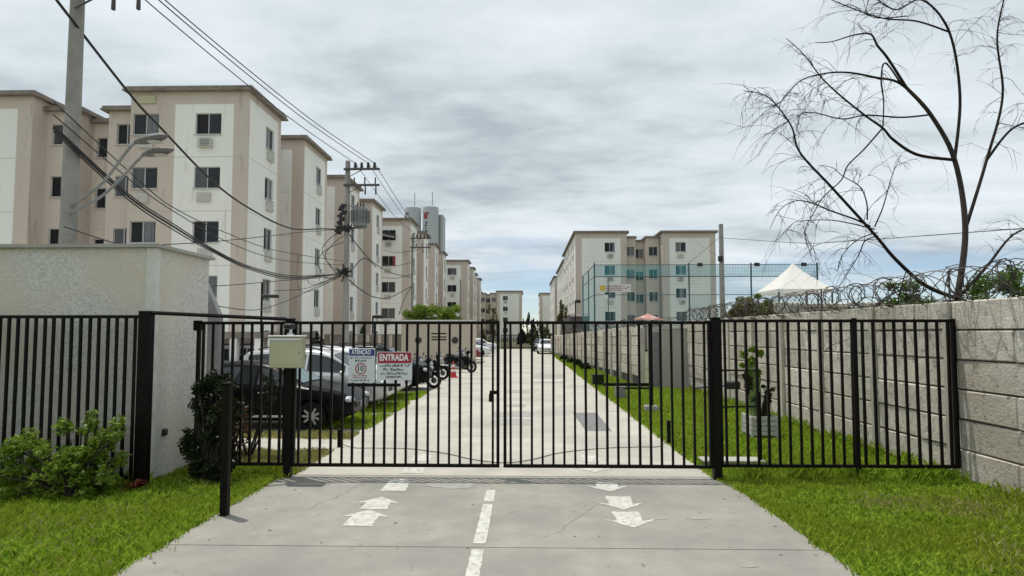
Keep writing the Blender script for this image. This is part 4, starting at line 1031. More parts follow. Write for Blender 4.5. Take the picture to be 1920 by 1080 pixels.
P0 = utility_pole('nearest concrete pole at the far left carrying two street lamps', P0X, P0Y, 10.9, .17, True, False)
# street lamps on the nearest pole
for (u0, v0, u1, v1, Yd, label) in ((253, 268, 316, 254, 11.6, 'upper oval street lamp head on a curved arm at upper left'), (268, 291, 326, 280, 11.9, 'lower oval street lamp head on a curved arm at upper left')):
    t = thing('street_lamp', label, 'street lamp', (P0X, P0Y, 6), 0, 'street lamps on the nearest pole')
    a, c = at(u0, v0, Yd), at(u1, v1, Yd)
    dm = at(u0 - 14, v0 + 14, Yd); arm = crv([(P0X + .1, P0Y - .1, a.z - 1.15), ((P0X + a.x) / 2, (P0Y + Yd) / 2, a.z - .75), tuple(dm), tuple(a)], 8)
    b = MB(); b.tube(arm, .03, 7); b.build('arm', M['steel'], t, smooth=40)
    d = (c - a); n = 9; prof = [.05, .10, .135, .15, .155, .15, .13, .09, .02]
    b = MB(); dn = d.normalized(); side = Vector((0, 1, 0)); up = side.cross(dn) * -1
    if up.z < 0: up = -up
    vs = []; m_n = 12
    for i in range(n):
        pc = a + d * (i / (n - 1))
        for j in range(m_n):
            an = 2 * math.pi * j / m_n; kz = .62 if math.sin(an) > 0 else .42
            vs.append(tuple(pc + side * (math.cos(an) * prof[i]) + up * (math.sin(an) * prof[i] * kz)))
    fs = [(i * m_n + j, i * m_n + (j + 1) % m_n, (i + 1) * m_n + (j + 1) % m_n, (i + 1) * m_n + j) for i in range(n - 1) for j in range(m_n)]
    b.add(vs, fs); b.add([vs[j] for j in range(m_n)], [tuple(range(m_n))]); b.build('lamp_head', M['lamp_grey'], t, smooth=50)
    b = MB(); pc = a + d * .55 - up * .062; b.ball(tuple(pc), (.17, .10, .03), 12, 6); b.build('diffuser', M['ac'], t, smooth=60)
# slim black lamp posts inside
def led_post(label, u, vt, vl, u1, Y, r_=.05):
    t = thing('lamp_post', label, 'lamp post', (X_(u, Y), Y, 0), 0, 'slim black lamp posts')
    x = X_(u, Y); b = MB(); b.tube([(x, Y, -.1), (x, Y, Z_(vt, Y))], r_, 8); b.build('shaft', M['black_metal'], t)
    a, c = at(u, vl - 3, Y), at(u1, vl + 3, Y)
    b = MB(); b.cham(((a.x + c.x) / 2 + .03, Y, (a.z + c.z) / 2), (abs(c.x - a.x), .3, max(.1, abs(c.z - a.z))), .02); b.build('lamp_panel', M['plastic'], t)
    return t
led_post('slim black lamp post with flat lamp before the nearest block', 490, 528, 555.5, 520, 27)
led_post('slim black lamp post with square lamp behind the signs', 699, 592, 594, 717, 44, .06)

CAB = 'overhead cables strung across the left'
def cable(label, pts, r=.016, n=10, clump=None):
    P = crv([Vector(p) for p in pts], n); b = MB(); b.tube(P, r * 1.35, 5)
    o = b.build('overhead_cable', M['cable']); tag(o, label, 'cable', CAB); return o
def zat(u, v, Y): return tuple(at(u, v, Y))
def lineY(u, X):            # depth at which the image column u meets the plane X
    d = ray(u, 600); return X / d.x * d.y
def along(uvs, X=-9.55):    # points in the vertical plane of the pole line
    res = []
    for (u, v) in uvs:
        Y = lineY(u, X); res.append(tuple(at(u, v, Y)))
    return res
zarm = PH - .18
for i, (ua, dx, lb) in enumerate(((275, .45, 'leftmost high voltage wire crossing the top of the nearest block'), (300, 1.12, 'middle high voltage wire crossing the top of the nearest block'), (312, 1.45, 'rightmost high voltage wire crossing the top of the nearest block'))):
    X0 = P0X + dx; y1 = lineY(ua, X0 + .1)
    p1 = at(ua, 2, y1); e_ = Vector((PX + dx, PY - .19, zarm)); st = Vector((P0X + dx, P0Y - .19, p1.z + .12))
    m1 = p1.lerp(e_, .5) - Vector((0, 0, .22))
    cable(lb, [st, p1, m1, e_], .012)
for i, dx in enumerate((.45, 1.12, 1.45)):
    e_ = Vector((PX + dx, PY - .19, zarm)); f_ = Vector((P2X + dx, P2Y - .19, Z_(437, P2Y) - .18)); cable(('leftmost', 'middle', 'rightmost')[i] + ' thin wire from the transformer pole to the second pole', [e_, e_.lerp(f_, .5) - Vector((0, 0, .5)), f_], .012)
cable('thick black cable sagging from upper left to the transformer pole', along([(60, -60), (240, 172), (300, 238), (400, 341), (470, 392), (545, 428)]) + [(PX - .9, PY - 1, Z_(434, PY)), (PX - .1, PY - .2, Z_(431, PY))], .024)
cable('upper thin cable of the bundle sagging over the nearest block', along([(100, 190), (270, 347), (330, 392), (420, 435), (520, 470)]) + [(PX - .1, PY - .2, Z_(490, PY))], .010)
cable('second thin cable of the bundle sagging over the nearest block', along([(100, 215), (262, 352), (340, 405), (430, 455), (530, 488)]) + [(PX - .1, PY - .2, Z_(497, PY))], .010)
for i, (o1, o2) in enumerate(((0, 0), (6, 3), (-5, -3))):
    cable(('thickest', 'lower', 'upper')[i] + ' cable of the heavy bundle sagging towards the splice box', along([(100, 240 + o1), (240, 368 + o1), (330, 428 + o1), (400, 470 + o2), (470, 503 + o2), (550, 520 + o2)]) + [(PX - .1, PY - .2, Z_(513, PY))], .02 if i == 0 else .013)
cable('nearly level cable crossing the middle windows of the nearest block', along([(120, 425), (240, 462), (300, 459), (400, 453), (500, 443), (570, 435)]) + [(PX - .1, PY - .2, Z_(430, PY))], .010)
cable('faint level cable crossing below the nearest block windows', along([(100, 510), (240, 522), (300, 531), (360, 537), (440, 534), (520, 527)]) + [(PX - .1, PY - .2, Z_(518, PY))], .010)
cable('low drooping cable between the stucco wall and the splice box', along([(408, 574), (480, 581), (540, 563), (600, 535)]) + [(PX - .1, PY - .2, Z_(518, PY))], .011)
e1 = Vector((PX + .05, PY - .2, Z_(432, PY))); e2 = Vector((P2X, P2Y - .2, Z_(520, P2Y)))
cable('twisted cable dropping right from the transformer pole to the second pole', [e1, at(672, 462, 33), at(700, 492, 37), at(735, 512, 45), e2], .024)
e1 = Vector((PX + .05, PY - .2, Z_(518, PY)))
cable('lower cable dropping right from the splice box past the blocks', [e1, at(672, 540, 33), at(705, 558, 38), at(735, 556, 45), Vector((P2X, P2Y - .2, Z_(536, P2Y)))], .026)
cable('short loop cable rising from the splice box to a hanging coil', [e1, at(665, 500, 32), at(678, 486, 33), at(690, 487, 34), at(705, 500, 37)], .024)
for k, (du, dv, lb) in enumerate(((0, 0, 'slack loop cable hanging left of the transformer pole'), (6, 10, 'second slack loop cable hanging left of the transformer pole'), (-8, 22, 'lowest slack loop cable hanging left of the transformer pole'))):
    cable(lb, [Vector((PX - .1, PY - .2, Z_(432 + dv, PY))), at(620 + du, 446 + dv, 30.3), at(604 + du, 470 + dv, 31), at(622 + du, 500 + dv, 30.3), Vector((PX - .1, PY - .2, Z_(512, PY)))], .014)
for k in range(4):
    cable(('first', 'second', 'third', 'fourth')[k] + ' thin service drop from the splice box to the left blocks', [Vector((PX - .05, PY - .1, Z_(512, PY))), at(600 - 12 * k, 528 + 6 * k, 31.5), at((606, 575, 515, 560)[k], (498, 522, 545, 470)[k], (44, 38, 33, 38)[k])], .012)
for k in range(3):
    cable(('upper', 'middle', 'lower')[k] + ' thin span between the second pole and the third block', [Vector((P2X, P2Y - .2, Z_(470 + 22 * k, P2Y))), at(742, 474 + 24 * k, 57), at(716, 468 + 26 * k, 62)], .018)
cable('cable dropping from the second pole towards the green tree', [Vector((P2X, P2Y - .2, Z_(536, P2Y))), at(758, 560, 50), at(748, 590, 48)], .03)

# ------------------------------------------------------------------ sports court net, banner, tall pole
cn = thing('sports_net', 'tall teal sports court netting with dark posts and rails', 'net', (10, 35, 0))
NY, NX0, NX1 = 33.8, X_(1115, 33.8), X_(1535, 33.8)
NZ = Z_(497, NY); NYb = 40.5
for u in (1115, 1293, 1410, 1535):
    b = MB(); b.tube([(X_(u, NY), NY, 0), (X_(u, NY), NY, NZ + .1)], .045, 7); b.build('post', M['net_post'], cn)
b = MB(); b.tube([(NX0, NYb, 0), (NX0, NYb, NZ)], .05, 7); b.build('post', M['net_post'], cn)
b = MB(); b.tube([(NX0, 36.9, 0), (NX0, 36.9, NZ)], .04, 7); b.build('post', M['net_post'], cn)
for v in (497, 519, 553):
    b = MB(); b.tube([(NX0, NY, Z_(v, NY)), (NX1, NY, Z_(v, NY))], .022 if v != 519 else .028, 5); b.build('rail', M['net_post'], cn)
    b = MB(); b.tube([(NX0, NY, Z_(v, NY)), (NX0, NYb, Z_(v, NY) - .0)], .022, 5); b.build('rail', M['net_post'], cn)
def net_panel(P0, P1, z0, z1, s, wd, nm):
    P0, P1 = Vector(P0), Vector(P1); d = (P1 - P0); Ln = d.length; d.normalize(); b = MB(); k = 0.0
    while k < Ln:
        p = P0 + d * k; q = d * (wd / 2)
        b.add([(p.x - q.x, p.y - q.y, z0), (p.x + q.x, p.y + q.y, z0), (p.x + q.x, p.y + q.y, z1), (p.x - q.x, p.y - q.y, z1)], [(0, 1, 2, 3)]); k += s
    z = z0
    while z < z1:
        b.add([(P0.x, P0.y + .003, z), (P1.x, P1.y + .003, z), (P1.x, P1.y + .003, z + wd), (P0.x, P0.y + .003, z + wd)], [(0, 1, 2, 3)]); z += s
    return b.build(nm, M['net'], cn)
net_panel((NX0, NY, 0), (NX1, NY, 0), 2.2, Z_(519, NY), .10, .0075, 'netting')
net_panel((NX0, NY + .01, 0), (NX1, NY + .01, 0), Z_(519, NY), NZ, .085, .020, 'top_netting')
net_panel((NX0, NY + .02, 0), (NX0, NYb, 0), 2.2, NZ, .12, .018, 'side_netting')
net_panel((X_(1293, NY), NY + .02, 0), (X_(1335, NY), NY + .02, 0), 2.2, Z_(553, NY), .10, .012, 'doubled_netting')
# floodlights on the net
for u in (1313, 1385 + 35, 1508):
    t = thing('floodlight', {1313: 'small floodlight on the net rail before the right block', 1420: 'small floodlight on the net rail right of the grey pole', 1508: 'floodlight cluster on the net rail above the white tent'}[u], 'floodlight', (X_(u, NY), NY - .1, NZ), 0, 'floodlights on the net rail')
    b = MB(); b.cham((X_(u, NY), NY - .12, NZ - .02), (.28, .16, .2), .02); b.build('housing', M['plastic'], t)
    b = MB(); b.tube([(X_(u, NY), NY - .05, NZ - .01), (X_(u, NY), NY, NZ + .14)], .02, 5); b.build('bracket', M['plastic'], t)
bn = thing('banner', 'long white banner with yellow disc and faint red lines hung on the net', 'banner', (X_(1154, 33.6), 33.6, Z_(547, 33.6)))
rect(1125, 533, 1183, 548, 33.62, .01, M['banner'], 'cloth', bn)
p = at(1130, 540, 33.6); b = MB(); b.lathe([(.01, 0), (.17, 0), (.17, .01), (.01, .012)], (p.x, 33.612, p.z), 20, 'Y'); b.v = [(v[0], 33.612 - abs(v[1] - 33.612), v[2]) for v in b.v]; b.build('disc', M['yellow'], bn)
for i, v in enumerate((536.5, 540.5, 544)): printed_line(X_(1137, 33.6), X_((1172, 1176, 1168)[i], 33.6), Z_(v, 33.6), .07, 33.606, M['ink_red'], bn, 40 + i)
printed_line(X_(1177, 33.6), X_(1182, 33.6), Z_(538, 33.6), .09, 33.606, M['ink'], bn, 44)
t = thing('notice_board', 'small plain white board on a thin post below the banner', 'board', (X_(1136, 33.5), 33.5, 2))
rect(1132, 553, 1140, 560, 33.5, .03, M['white'], 'board', t); b = MB(); b.tube([(X_(1141, 33.55), 33.55, 0), (X_(1141, 33.55), 33.55, Z_(521, 33.5))], .025, 5); b.build('post', M['net_post'], t)
GPX = X_(1355, 31); gp = utility_pole('plain tall grey concrete pole rising behind the razor wire on the right', GPX, 31.0, Z_(422, 31), .145, False, False)
b = MB(); b.cham((GPX - .12, 30.8, Z_(487, 31)), (.22, .2, .28), .02); b.build('junction_box', M['plastic'], gp)
for i, (pts, lb) in enumerate((([(GPX, 30.9, Z_(448, 31)), zat(1440, 452, 28), zat(1520, 456, 24), zat(1620, 450, 20), zat(1760, 440, 16), zat(1960, 425, 13)], 'long thin wire from the grey pole to the right edge'),
                 ([(GPX, 30.9, Z_(443, 31)), zat(1320, 470, 38), zat(1293, 492, 33.8)], 'slack wire from the grey pole down to the net post'),
                 ([(GPX - .1, 30.9, Z_(486, 31)), zat(1330, 470, 40), zat(1280, 438, 70.5)], 'straight wire from the junction box up to the right block'))):
    P = crv(pts, 8); b = MB(); b.tube(P, .012 if i else .011, 4); o = b.build('overhead_cable', M['cable']); tag(o, lb, 'cable', 'thin wires from the grey pole')

# tent
TY = 30.6
tn = thing('canopy_tent', 'white peaked canopy tent rising above the razor wire', 'tent', (X_(1488, TY), TY, 0))
tx, tw = X_(1489, TY), (1541 - 1436) / 2 / FPX * TY * 0.93; ze, zp = Z_(546, TY), Z_(495, TY)
b = MB(); prof = []; n = 12
for i in range(n + 1):
    f = i / n; r_ = 1 - f; prof.append((r_ ** 0.82 * 0.985 + .015 if False else (1 - f ** .62), ze + (zp - ze) * f))
rings = []
for i in range(n + 1):
    f = i / n; s_ = tw * (1 - f) ** 1.22 + 0.03 * f; z = ze + (zp - ze) * (f ** 1.0)
    rings.append([(tx - s_, TY - s_, z), (tx, TY - s_ * .93, z), (tx + s_, TY - s_, z), (tx + s_ * .93, TY, z), (tx + s_, TY + s_, z), (tx, TY + s_ * .93, z), (tx - s_, TY + s_, z), (tx - s_ * .93, TY, z)])
vs = [p for q in rings for p in q]; fs = [(i * 8 + j, i * 8 + (j + 1) % 8, (i + 1) * 8 + (j + 1) % 8, (i + 1) * 8 + j) for i in range(n) for j in range(8)]
b.add(vs, fs); b.build('canopy', M['canvas'], tn, smooth=35)
b = MB()
for (a0_, a1_) in (((-1, -1), (1, -1)), ((1, -1), (1, 1)), ((1, 1), (-1, 1)), ((-1, 1), (-1, -1))):
    p, q = (tx + a0_[0] * tw, TY + a0_[1] * tw), (tx + a1_[0] * tw, TY + a1_[1] * tw)
    b.add([(p[0], p[1], ze - .16), (q[0], q[1], ze - .16), (q[0], q[1], ze), (p[0], p[1], ze)], [(0, 1, 2, 3)])
b.build('valance', M['canvas'], tn)
for sx in (-1, 1):
    for sy in (-1, 1):
        b = MB(); b.tube([(tx + sx * tw * .96, TY + sy * tw * .96, 0), (tx + sx * tw * .96, TY + sy * tw * .96, ze)], .045, 6); b.build('leg', M['net_post'], tn)
# parasol and sheds behind far wall
t = thing('parasol', 'faded red and white parasol just above the far slab wall', 'parasol', (X_(1215, 36), 36, 0))
px_, zt_ = X_(1215, 36), Z_(590, 36)
b = MB(); b.lathe([(0.95, zt_ - .32), (.6, zt_ - .17), (.2, zt_ - .02), (.02, zt_ + .06)], (px_, 36, 0), 10); b.build('canopy', M['umbrella'], t)
b = MB(); b.tube([(px_, 36, 0), (px_, 36, zt_ - .1)], .025, 6); b.build('pole', M['white'], t)
def shed(label, u0, u1, vt, Y, wm, rm):
    t = thing('shed', label, 'shed', (X_((u0 + u1) / 2, Y), Y, 0), 0, 'small sheds behind the far wall')
    a, c, z = X_(u0, Y), X_(u1, Y), Z_(vt, Y)
    b = MB(); b.bbox((a, Y, -.1), (c, Y + 3, z - .25)); b.build('wall', wm, t)
    b = MB(); b.add([(a - .15, Y - .2, z - .25), (c + .15, Y - .2, z - .25), (c + .15, Y + 3.2, z + .1), (a - .15, Y + 3.2, z + .1), (a - .15, Y - .2, z - .32), (c + .15, Y - .2, z - .32), (c + .15, Y + 3.2, z + .03), (a - .15, Y + 3.2, z + .03)], [(0, 1, 2, 3), (7, 6, 5, 4), (0, 4, 5, 1), (1, 5, 6, 2), (3, 2, 6, 7), (0, 3, 7, 4)]); b.build('roof', rm, t)
shed('grey shed with flat dark roof behind the far slab wall', 1052, 1072, 587, 66, M['plaster'], M['roof'])
shed('purple brown roofed shed behind the far slab wall', 1072, 1104, 589, 62, M['shed'], M['shed'])
led_post('black lamp post with side lamp in front of the right block', 1079, 563, 565, 1088, 58, .06)
# far end gate and trees
fg = thing('end_fence', 'dark barred fence closing the far end of the street', 'fence', (-.6, 76.5, 0))
b = MB(); b.bbox((-3.2, 76.5, 1.75), (2.2, 76.6, 1.85)); b.bbox((-3.2, 76.5, .15), (2.2, 76.6, .25)); b.build('rail', M['black_metal'], fg)
for k in range(28):
    b = MB(); x = -3.15 + k * .195; b.bbox((x, 76.52, 0), (x + .07, 76.58, 1.75)); b.build('bar', M['black_metal'], fg)

# ------------------------------------------------------------------ leaves
def leaf_np(n, blobs, size, seed, shell=0.5, flat=0.3):
    r = np.random.RandomState(seed); B_ = np.array(blobs, float); vol = B_[:, 3] * B_[:, 4] * B_[:, 5]
    idx = r.choice(len(B_), n, p=vol / vol.sum()); d = r.normal(size=(n, 3)); d /= np.linalg.norm(d, axis=1)[:, None]
    rad = r.rand(n) ** shell; P = B_[idx, :3] + d * rad[:, None] * B_[idx, 3:6]
    a = r.normal(size=(n, 3)); a[:, 2] *= flat + .4; a /= np.linalg.norm(a, axis=1)[:, None]
    c = np.cross(a, r.normal(size=(n, 3))); c /= np.linalg.norm(c, axis=1)[:, None] + 1e-9
    s = size * r.uniform(.6, 1.4, n)[:, None]
    V = np.stack([P - a * s, P + c * s * .42 - a * s * .1, P + a * s, P - c * s * .42 - a * s * .1], 1).reshape(-1, 3)
    return V, np.arange(n)[:, None] * 4 + np.array([[0, 1, 2, 3]])
def leaves(name, n, blobs, size, m, parent, seed, **kw):
    V, Fq = leaf_np(n, blobs, size, seed, **kw); o = np_mesh(name, V, Fq, m, parent); o['kind'] = 'stuff'; return o
def stems(parent, base, tips, r0, m, seed, name='stem'):
    r = random.Random(seed); b = MB()
    for tp in tips:
        bp = Vector(base) + Vector((r.uniform(-.06, .06), r.uniform(-.06, .06), 0)); tp = Vector(tp); md = bp.lerp(tp, .5) + Vector((r.uniform(-.06, .06), r.uniform(-.06, .06), .05))
        b.tube(crv([bp, md, tp], 4), [r0 * (1 - .08 * k) for k in range(9)], 5)
    return b.build(name, m, parent)
def bush(name, label, cat, base, blobs, n, size, m, seed, grp=None, r0=.02):
    t = thing(name, label, cat, base, 0, grp)
    stems(t, base, [bb[:3] for bb in blobs], r0, M['bark'], seed); leaves('foliage', n, blobs, size, m, t, seed); return t
# dark shrub by the stucco wall
bx, by = X_(398, 8.35), 8.35
rs = random.Random(3); bb = []
for k in range(75):
    z = rs.uniform(.06, 1.52) * (1 if k % 3 else .5); x = bx + rs.uniform(-.27, .33) * (1.1 - .35 * abs(z - .5)); bb.append((x, by + rs.uniform(-.2, .25), z, rs.uniform(.05, .13), rs.uniform(.06, .13), rs.uniform(.06, .18)))
ds = bush('shrub', 'tall dark leaved shrub with small white flowers against the stucco wall', 'shrub', (bx, by, 0), bb, 10000, .034, M['leaf_dark'], 7)
leaves('flowers', 60, bb, .03, M['petal'], ds, 17, shell=.2)
# light shrub at far left
bb = [(-5.75 + rs.uniform(-.95, .55), 7.45 + rs.uniform(-.2, .25), rs.uniform(.05, 1.0) * rs.uniform(.5, 1), rs.uniform(.05, .14), .12, rs.uniform(.06, .18)) for k in range(80)]
bush('shrub', 'bright green feathery shrub in front of the far left fence', 'shrub', (-5.8, 7.5, 0), bb, 8000, .034, M['leaf_bright'], 8)
bb = [(-8.0 + rs.uniform(-.8, .8), 7.4 + rs.uniform(-.2, .25), rs.uniform(.05, .75), rs.uniform(.06, .15), .14, rs.uniform(.07, .16)) for k in range(60)]
bush('shrub', 'green shrub outside the fence at the extreme left edge', 'shrub', (-8, 7.4, 0), bb, 5000, .036, M['leaf'], 9)
def rosette(label, c, n, ln, m, seed):
    r = random.Random(seed); t = thing('bromeliad', label, 'plant', c, 0); 
    for k in range(n):
        a = r.uniform(0, 6.28); l = ln * r.uniform(.7, 1.1); up = r.uniform(.5, 1.2); b = MB(); d = Vector((math.cos(a), math.sin(a), 0)); s = Vector((-d.y, d.x, 0)) * .018; c_ = Vector(c)
        p1 = c_ + d * l * .4 + Vector((0, 0, l * .5 * up)); p2 = c_ + d * l + Vector((0, 0, l * .55 * up))
        b.add([tuple(c_ - s * .6), tuple(c_ + s * .6), tuple(p1 + s), tuple(p1 - s), tuple(p2)], [(0, 1, 2, 3), (3, 2, 4)]); b.build('leaf', m, t)
rosette('red leaved bromeliad at the foot of the bright green shrub', gnd(252, 918, .02), 22, .22, M['leaf_red'], 5)
# red leaf plants behind the fence
bx = X_(443, 9.3); bb = [(bx + rs.uniform(-.2, .2), 9.3 + rs.uniform(-.15, .15), rs.uniform(.35, 1.0), .2, .14, .16) for k in range(9)]
bush('shrub', 'reddish brown leaved shrub inside the fence beside the dark shrub', 'shrub', (bx, 9.3, 0), bb, 320, .04, M['leaf_rust'], 12)
bx = X_(470, 9.9); bb = [(bx + rs.uniform(-.5, .4), 9.9 + rs.uniform(-.15, .15), rs.uniform(.6, 1.35), .15, .15, .15) for k in range(10)]
bush('shrub', 'sparse dark green shrub behind the fence in front of the black car', 'shrub', (bx, 9.9, 0), bb, 700, .045, M['leaf_dark'], 13)

def tree(name, label, base, h, blobs, n, size, m, seed, grp=None, tr=.12):
    t = thing(name, label, 'tree', base, 0, grp); b = MB(); bv = Vector(base); top = bv + Vector((0, 0, h * .6))
    b.tube(crv([bv, bv + Vector((.05, .03, h * .3)), top], 5), [tr * (1 - .06 * k) for k in range(11)], 8); b.build('trunk', M['bark'], t, smooth=50)
    b = MB()
    for bb_ in blobs[:9]: b.tube(crv([top - Vector((0, 0, h * .2)), (top + Vector(bb_[:3])) / 2, bb_[:3]], 3), [tr * .45 * (1 - .12 * k) for k in range(7)], 5)
    b.build('limbs', M['bark'], t)
    leaves('crown', n, blobs, size, m, t, seed); return t
# green tree behind the hut
Yt = 50; cx0 = X_(812, Yt); rs = random.Random(21)
bb = [(cx0 - 2.1 + 4.3 * k / 39 + rs.uniform(-.3, .3), Yt + rs.uniform(-1, 1), Z_(594, Yt) + rs.uniform(-.5, .75), rs.uniform(.35, .7), .7, rs.uniform(.2, .5)) for k in range(40)]
tree('tree', 'bright green spreading tree crown behind the tan hut', (cx0, Yt, 0), 4.4, bb, 10000, .10, M['leaf_bright'], 22)
def vine_tree(label, u0, u1, v0, v1, Y, n, size, m, seed, base_z=0, nb=16, grp=None, tr=.08):
    r = random.Random(seed); xa, xb, za, zb = X_(u0, Y), X_(u1, Y), Z_(v1, Y), Z_(v0, Y); w_ = (xb - xa); hh_ = zb - za
    bb = []
    for k in range(nb):
        fx_ = r.uniform(0, 1); top = math.sin(math.pi * min(max(fx_, .05), .95)) ** .5
        bb.append((xa + w_ * fx_, Y + r.uniform(-.25, .25) * w_, za + hh_ * top * r.uniform(0, .9), w_ * r.uniform(.08, .16), w_ * .12, hh_ * r.uniform(.12, .22)))
    return tree('tree', label, ((xa + xb) / 2, Y, base_z), max(zb, 1), bb, n, size, m, seed, grp, tr)
vine_tree('olive green bushy tree behind the near wall beside the grey pole', 1362, 1462, 547, 622, 19, 6500, .06, M['leaf_olive'], 31, nb=26)
vine_tree('bright green treetop showing above the olive bush by the tent', 1390, 1455, 546, 585, 27, 2500, .07, M['leaf'], 32)
vine_tree('dark leafy tree at the right edge behind the bare branches', 1655, 1770, 515, 600, 17, 3500, .06, M['leaf'], 33, nb=24)
vine_tree('round green tree behind the wall at the extreme right', 1810, 1990, 500, 620, 22, 5500, .08, M['leaf'], 34, nb=28)
vine_tree('small dark tree standing before the second left block', 566, 612, 606, 676, 36, 1800, .09, M['leaf_dark'], 35)
vine_tree('thin green shrub before the third left block', 672, 690, 612, 650, 44, 900, .09, M['leaf'], 36)
vine_tree('small dark leafed street tree before the end building', 902, 936, 566, 640, 96, 1500, .16, M['leaf_olive'], 37)
FAR = 'dark trees at the far end of the street'
for i, (u0, u1, v0, Y, m, lb) in enumerate(((978, 998, 578, 128, 'leaf_dark', 'tallest dark conifer at the far end of the street'), (990, 1006, 590, 122, 'leaf_dark', 'dark conifer beside the tallest one at the street end'), (1001, 1016, 594, 118, 'leaf_olive', 'olive tree next to the far right blocks'),
                                           (970, 992, 612, 110, 'leaf_dark', 'low dark round tree at the street end'), (992, 1014, 616, 104, 'leaf_olive', 'low olive tree behind the end fence'), (1016, 1040, 600, 112, 'leaf_olive', 'pale tree in front of the last right block'))):
    vine_tree(lb, u0, u1, v0, 648, Y, 1600, .2, M[m], 50 + i, nb=14, grp=FAR, tr=.14)
vine_tree('scrubby bush against the far wall under the right block', 1046, 1064, 560, 600, 64, 900, .13, M['leaf_olive'], 60)
# small clipped shrubs along the far lawn
for i, (u, v, s_) in enumerate(((1070, 681, .34), (1083, 687, .36), (1096, 694, .38), (1056, 676, .33))):
    p = gnd(u, v); bb = [(p.x + rs.uniform(-s_, s_) * .6, p.y + rs.uniform(-s_, s_) * .6, s_ * rs.uniform(.3, .9), s_ * .45, s_ * .45, s_ * .4) for k in range(7)]
    bush('shrub', ('lone dark low shrub', 'second dark low shrub', 'nearest dark low shrub', 'farthest dark low shrub')[i] + ' on the lawn strip along the far wall', 'shrub', (p.x, p.y, 0), bb, 700, .06, M['leaf_dark'], 70 + i, 'low shrubs on the lawn strip')

# ------------------------------------------------------------------ bare tree on the right
bt = thing('bare_tree', 'leafless tree with drooping twigs arching in from the right', 'tree', (10.6, 12.6, 0))
def limb(pts, r0, r1, name='limb', n=7, sides=6):
    P = crv(pts, n); k = len(P); b = MB(); b.tube(P, [r0 + (r1 - r0) * (i / (k - 1)) for i in range(k)], sides); b.build(name, M['twig'] if r0 < .045 else M['bark'], bt, smooth=60)
    return P
D = lambda u, v, Y: Vector(at(u, v, Y))
fork = D(1795, 560, 12.4)
b = MB(); tp = crv([(10.6, 12.6, -.1), (10.45, 12.55, 1.2), tuple(fork)], 7); b.tube(tp, [.14 - .0045 * k for k in range(len(tp))], 10); b.build('trunk', M['bark'], bt, smooth=50)
LB = []
LB.append((limb([fork, D(1735, 535, 12.1), D(1680, 487, 11.8), D(1640, 440, 11.6), D(1560, 352, 11.4), D(1500, 286, 11.3), D(1483, 235, 11.2), D(1440, 182, 11.2), D(1394, 170, 11.2)], .043, .006), 1.0))
up = limb([fork, D(1810, 430, 12.4), D(1790, 300, 12.5), D(1745, 215, 12.4), D(1700, 165, 12.2)], .062, .032)
LB.append((limb([D(1700, 165, 12.2), D(1665, 110, 12.1), D(1645, 85, 12), D(1632, 64, 12), D(1600, 66, 11.9), D(1560, 78, 11.8), D(1528, 80, 11.8)], .03, .006), .8))
LB.append((limb([D(1745, 215, 12.4), D(1690, 158, 12.3), D(1640, 145, 12.2), D(1590, 136, 12.1), D(1545, 138, 12), D(1500, 152, 11.9), D(1465, 190, 11.8), D(1450, 200, 11.8)], .028, .006), 1.0))
LB.append((limb([D(1790, 300, 12.5), D(1720, 290, 12.3), D(1675, 262, 12.2), D(1655, 240, 12.1), D(1620, 215, 12), D(1572, 176, 11.9), D(1540, 145, 11.8), D(1505, 100, 11.8), D(1474, 72, 11.8)], .034, .006), .9))
LB.append((limb([D(1745, 215, 12.4), D(1690, 220, 12.2), D(1625, 216, 12), D(1580, 223, 11.9), D(1530, 212, 11.9), D(1503, 213, 11.8), D(1497, 235, 11.8)], .02, .005), .8))
LB.append((limb([D(1690, 158, 12.3), D(1660, 118, 12.2), D(1652, 150, 12.1), D(1657, 190, 12.1), D(1655, 240, 12.1)], .018, .012), .6))
LB.append((limb([D(1655, 240, 12.1), D(1620, 280, 12), D(1590, 310, 11.9), D(1577, 338, 11.9), D(1545, 368, 11.8), D(1528, 395, 11.8), D(1510, 430, 11.8), D(1513, 455, 11.8), D(1522, 480, 11.8)], .017, .004), .7))
LB.append((limb([D(1632, 425, 11.6), D(1605, 412, 11.6), D(1560, 396, 11.5), D(1520, 380, 11.5), D(1490, 377, 11.5), D(1462, 394, 11.5), D(1444, 428, 11.5)], .02, .004), 1.0))
LB.append((limb([D(1640, 430, 11.6), D(1600, 420, 11.6), D(1560, 413, 11.6), D(1520, 413, 11.6), D(1488, 418, 11.6), D(1472, 440, 11.6)], .013, .004), .8))
LB.append((limb([D(1645, 436, 11.7), D(1615, 446, 11.6), D(1590, 465, 11.6), D(1574, 490, 11.6), D(1571, 510, 11.6)], .012, .004), .8))
LB.append((limb([D(1646, 442, 11.7), D(1622, 452, 11.6), D(1610, 478, 11.6), D(1588, 515, 11.6), D(1572, 540, 11.6)], .014, .004), .8))
LB.append((limb([D(1640, 425, 11.6), D(1655, 390, 11.6), D(1665, 355, 11.6), D(1674, 325, 11.6), D(1690, 290, 11.6)], .014, .004), .8))
LB.append((limb([D(1626, 412, 11.6), D(1625, 380, 11.6), D(1612, 350, 11.5), D(1580, 330, 11.5), D(1560, 314, 11.5), D(1534, 310, 11.5)], .014, .004), .8))
LB.append((limb([D(1810, 430, 12.4), D(1850, 300, 12.8), D(1880, 180, 13), D(1870, 60, 13), D(1900, -60, 13)], .04, .012), 1.0))
LB.append((limb([D(1850, 300, 12.8), D(1900, 240, 12.5), D(1960, 230, 12.4), D(2010, 280, 12.4)], .03, .006), .8))
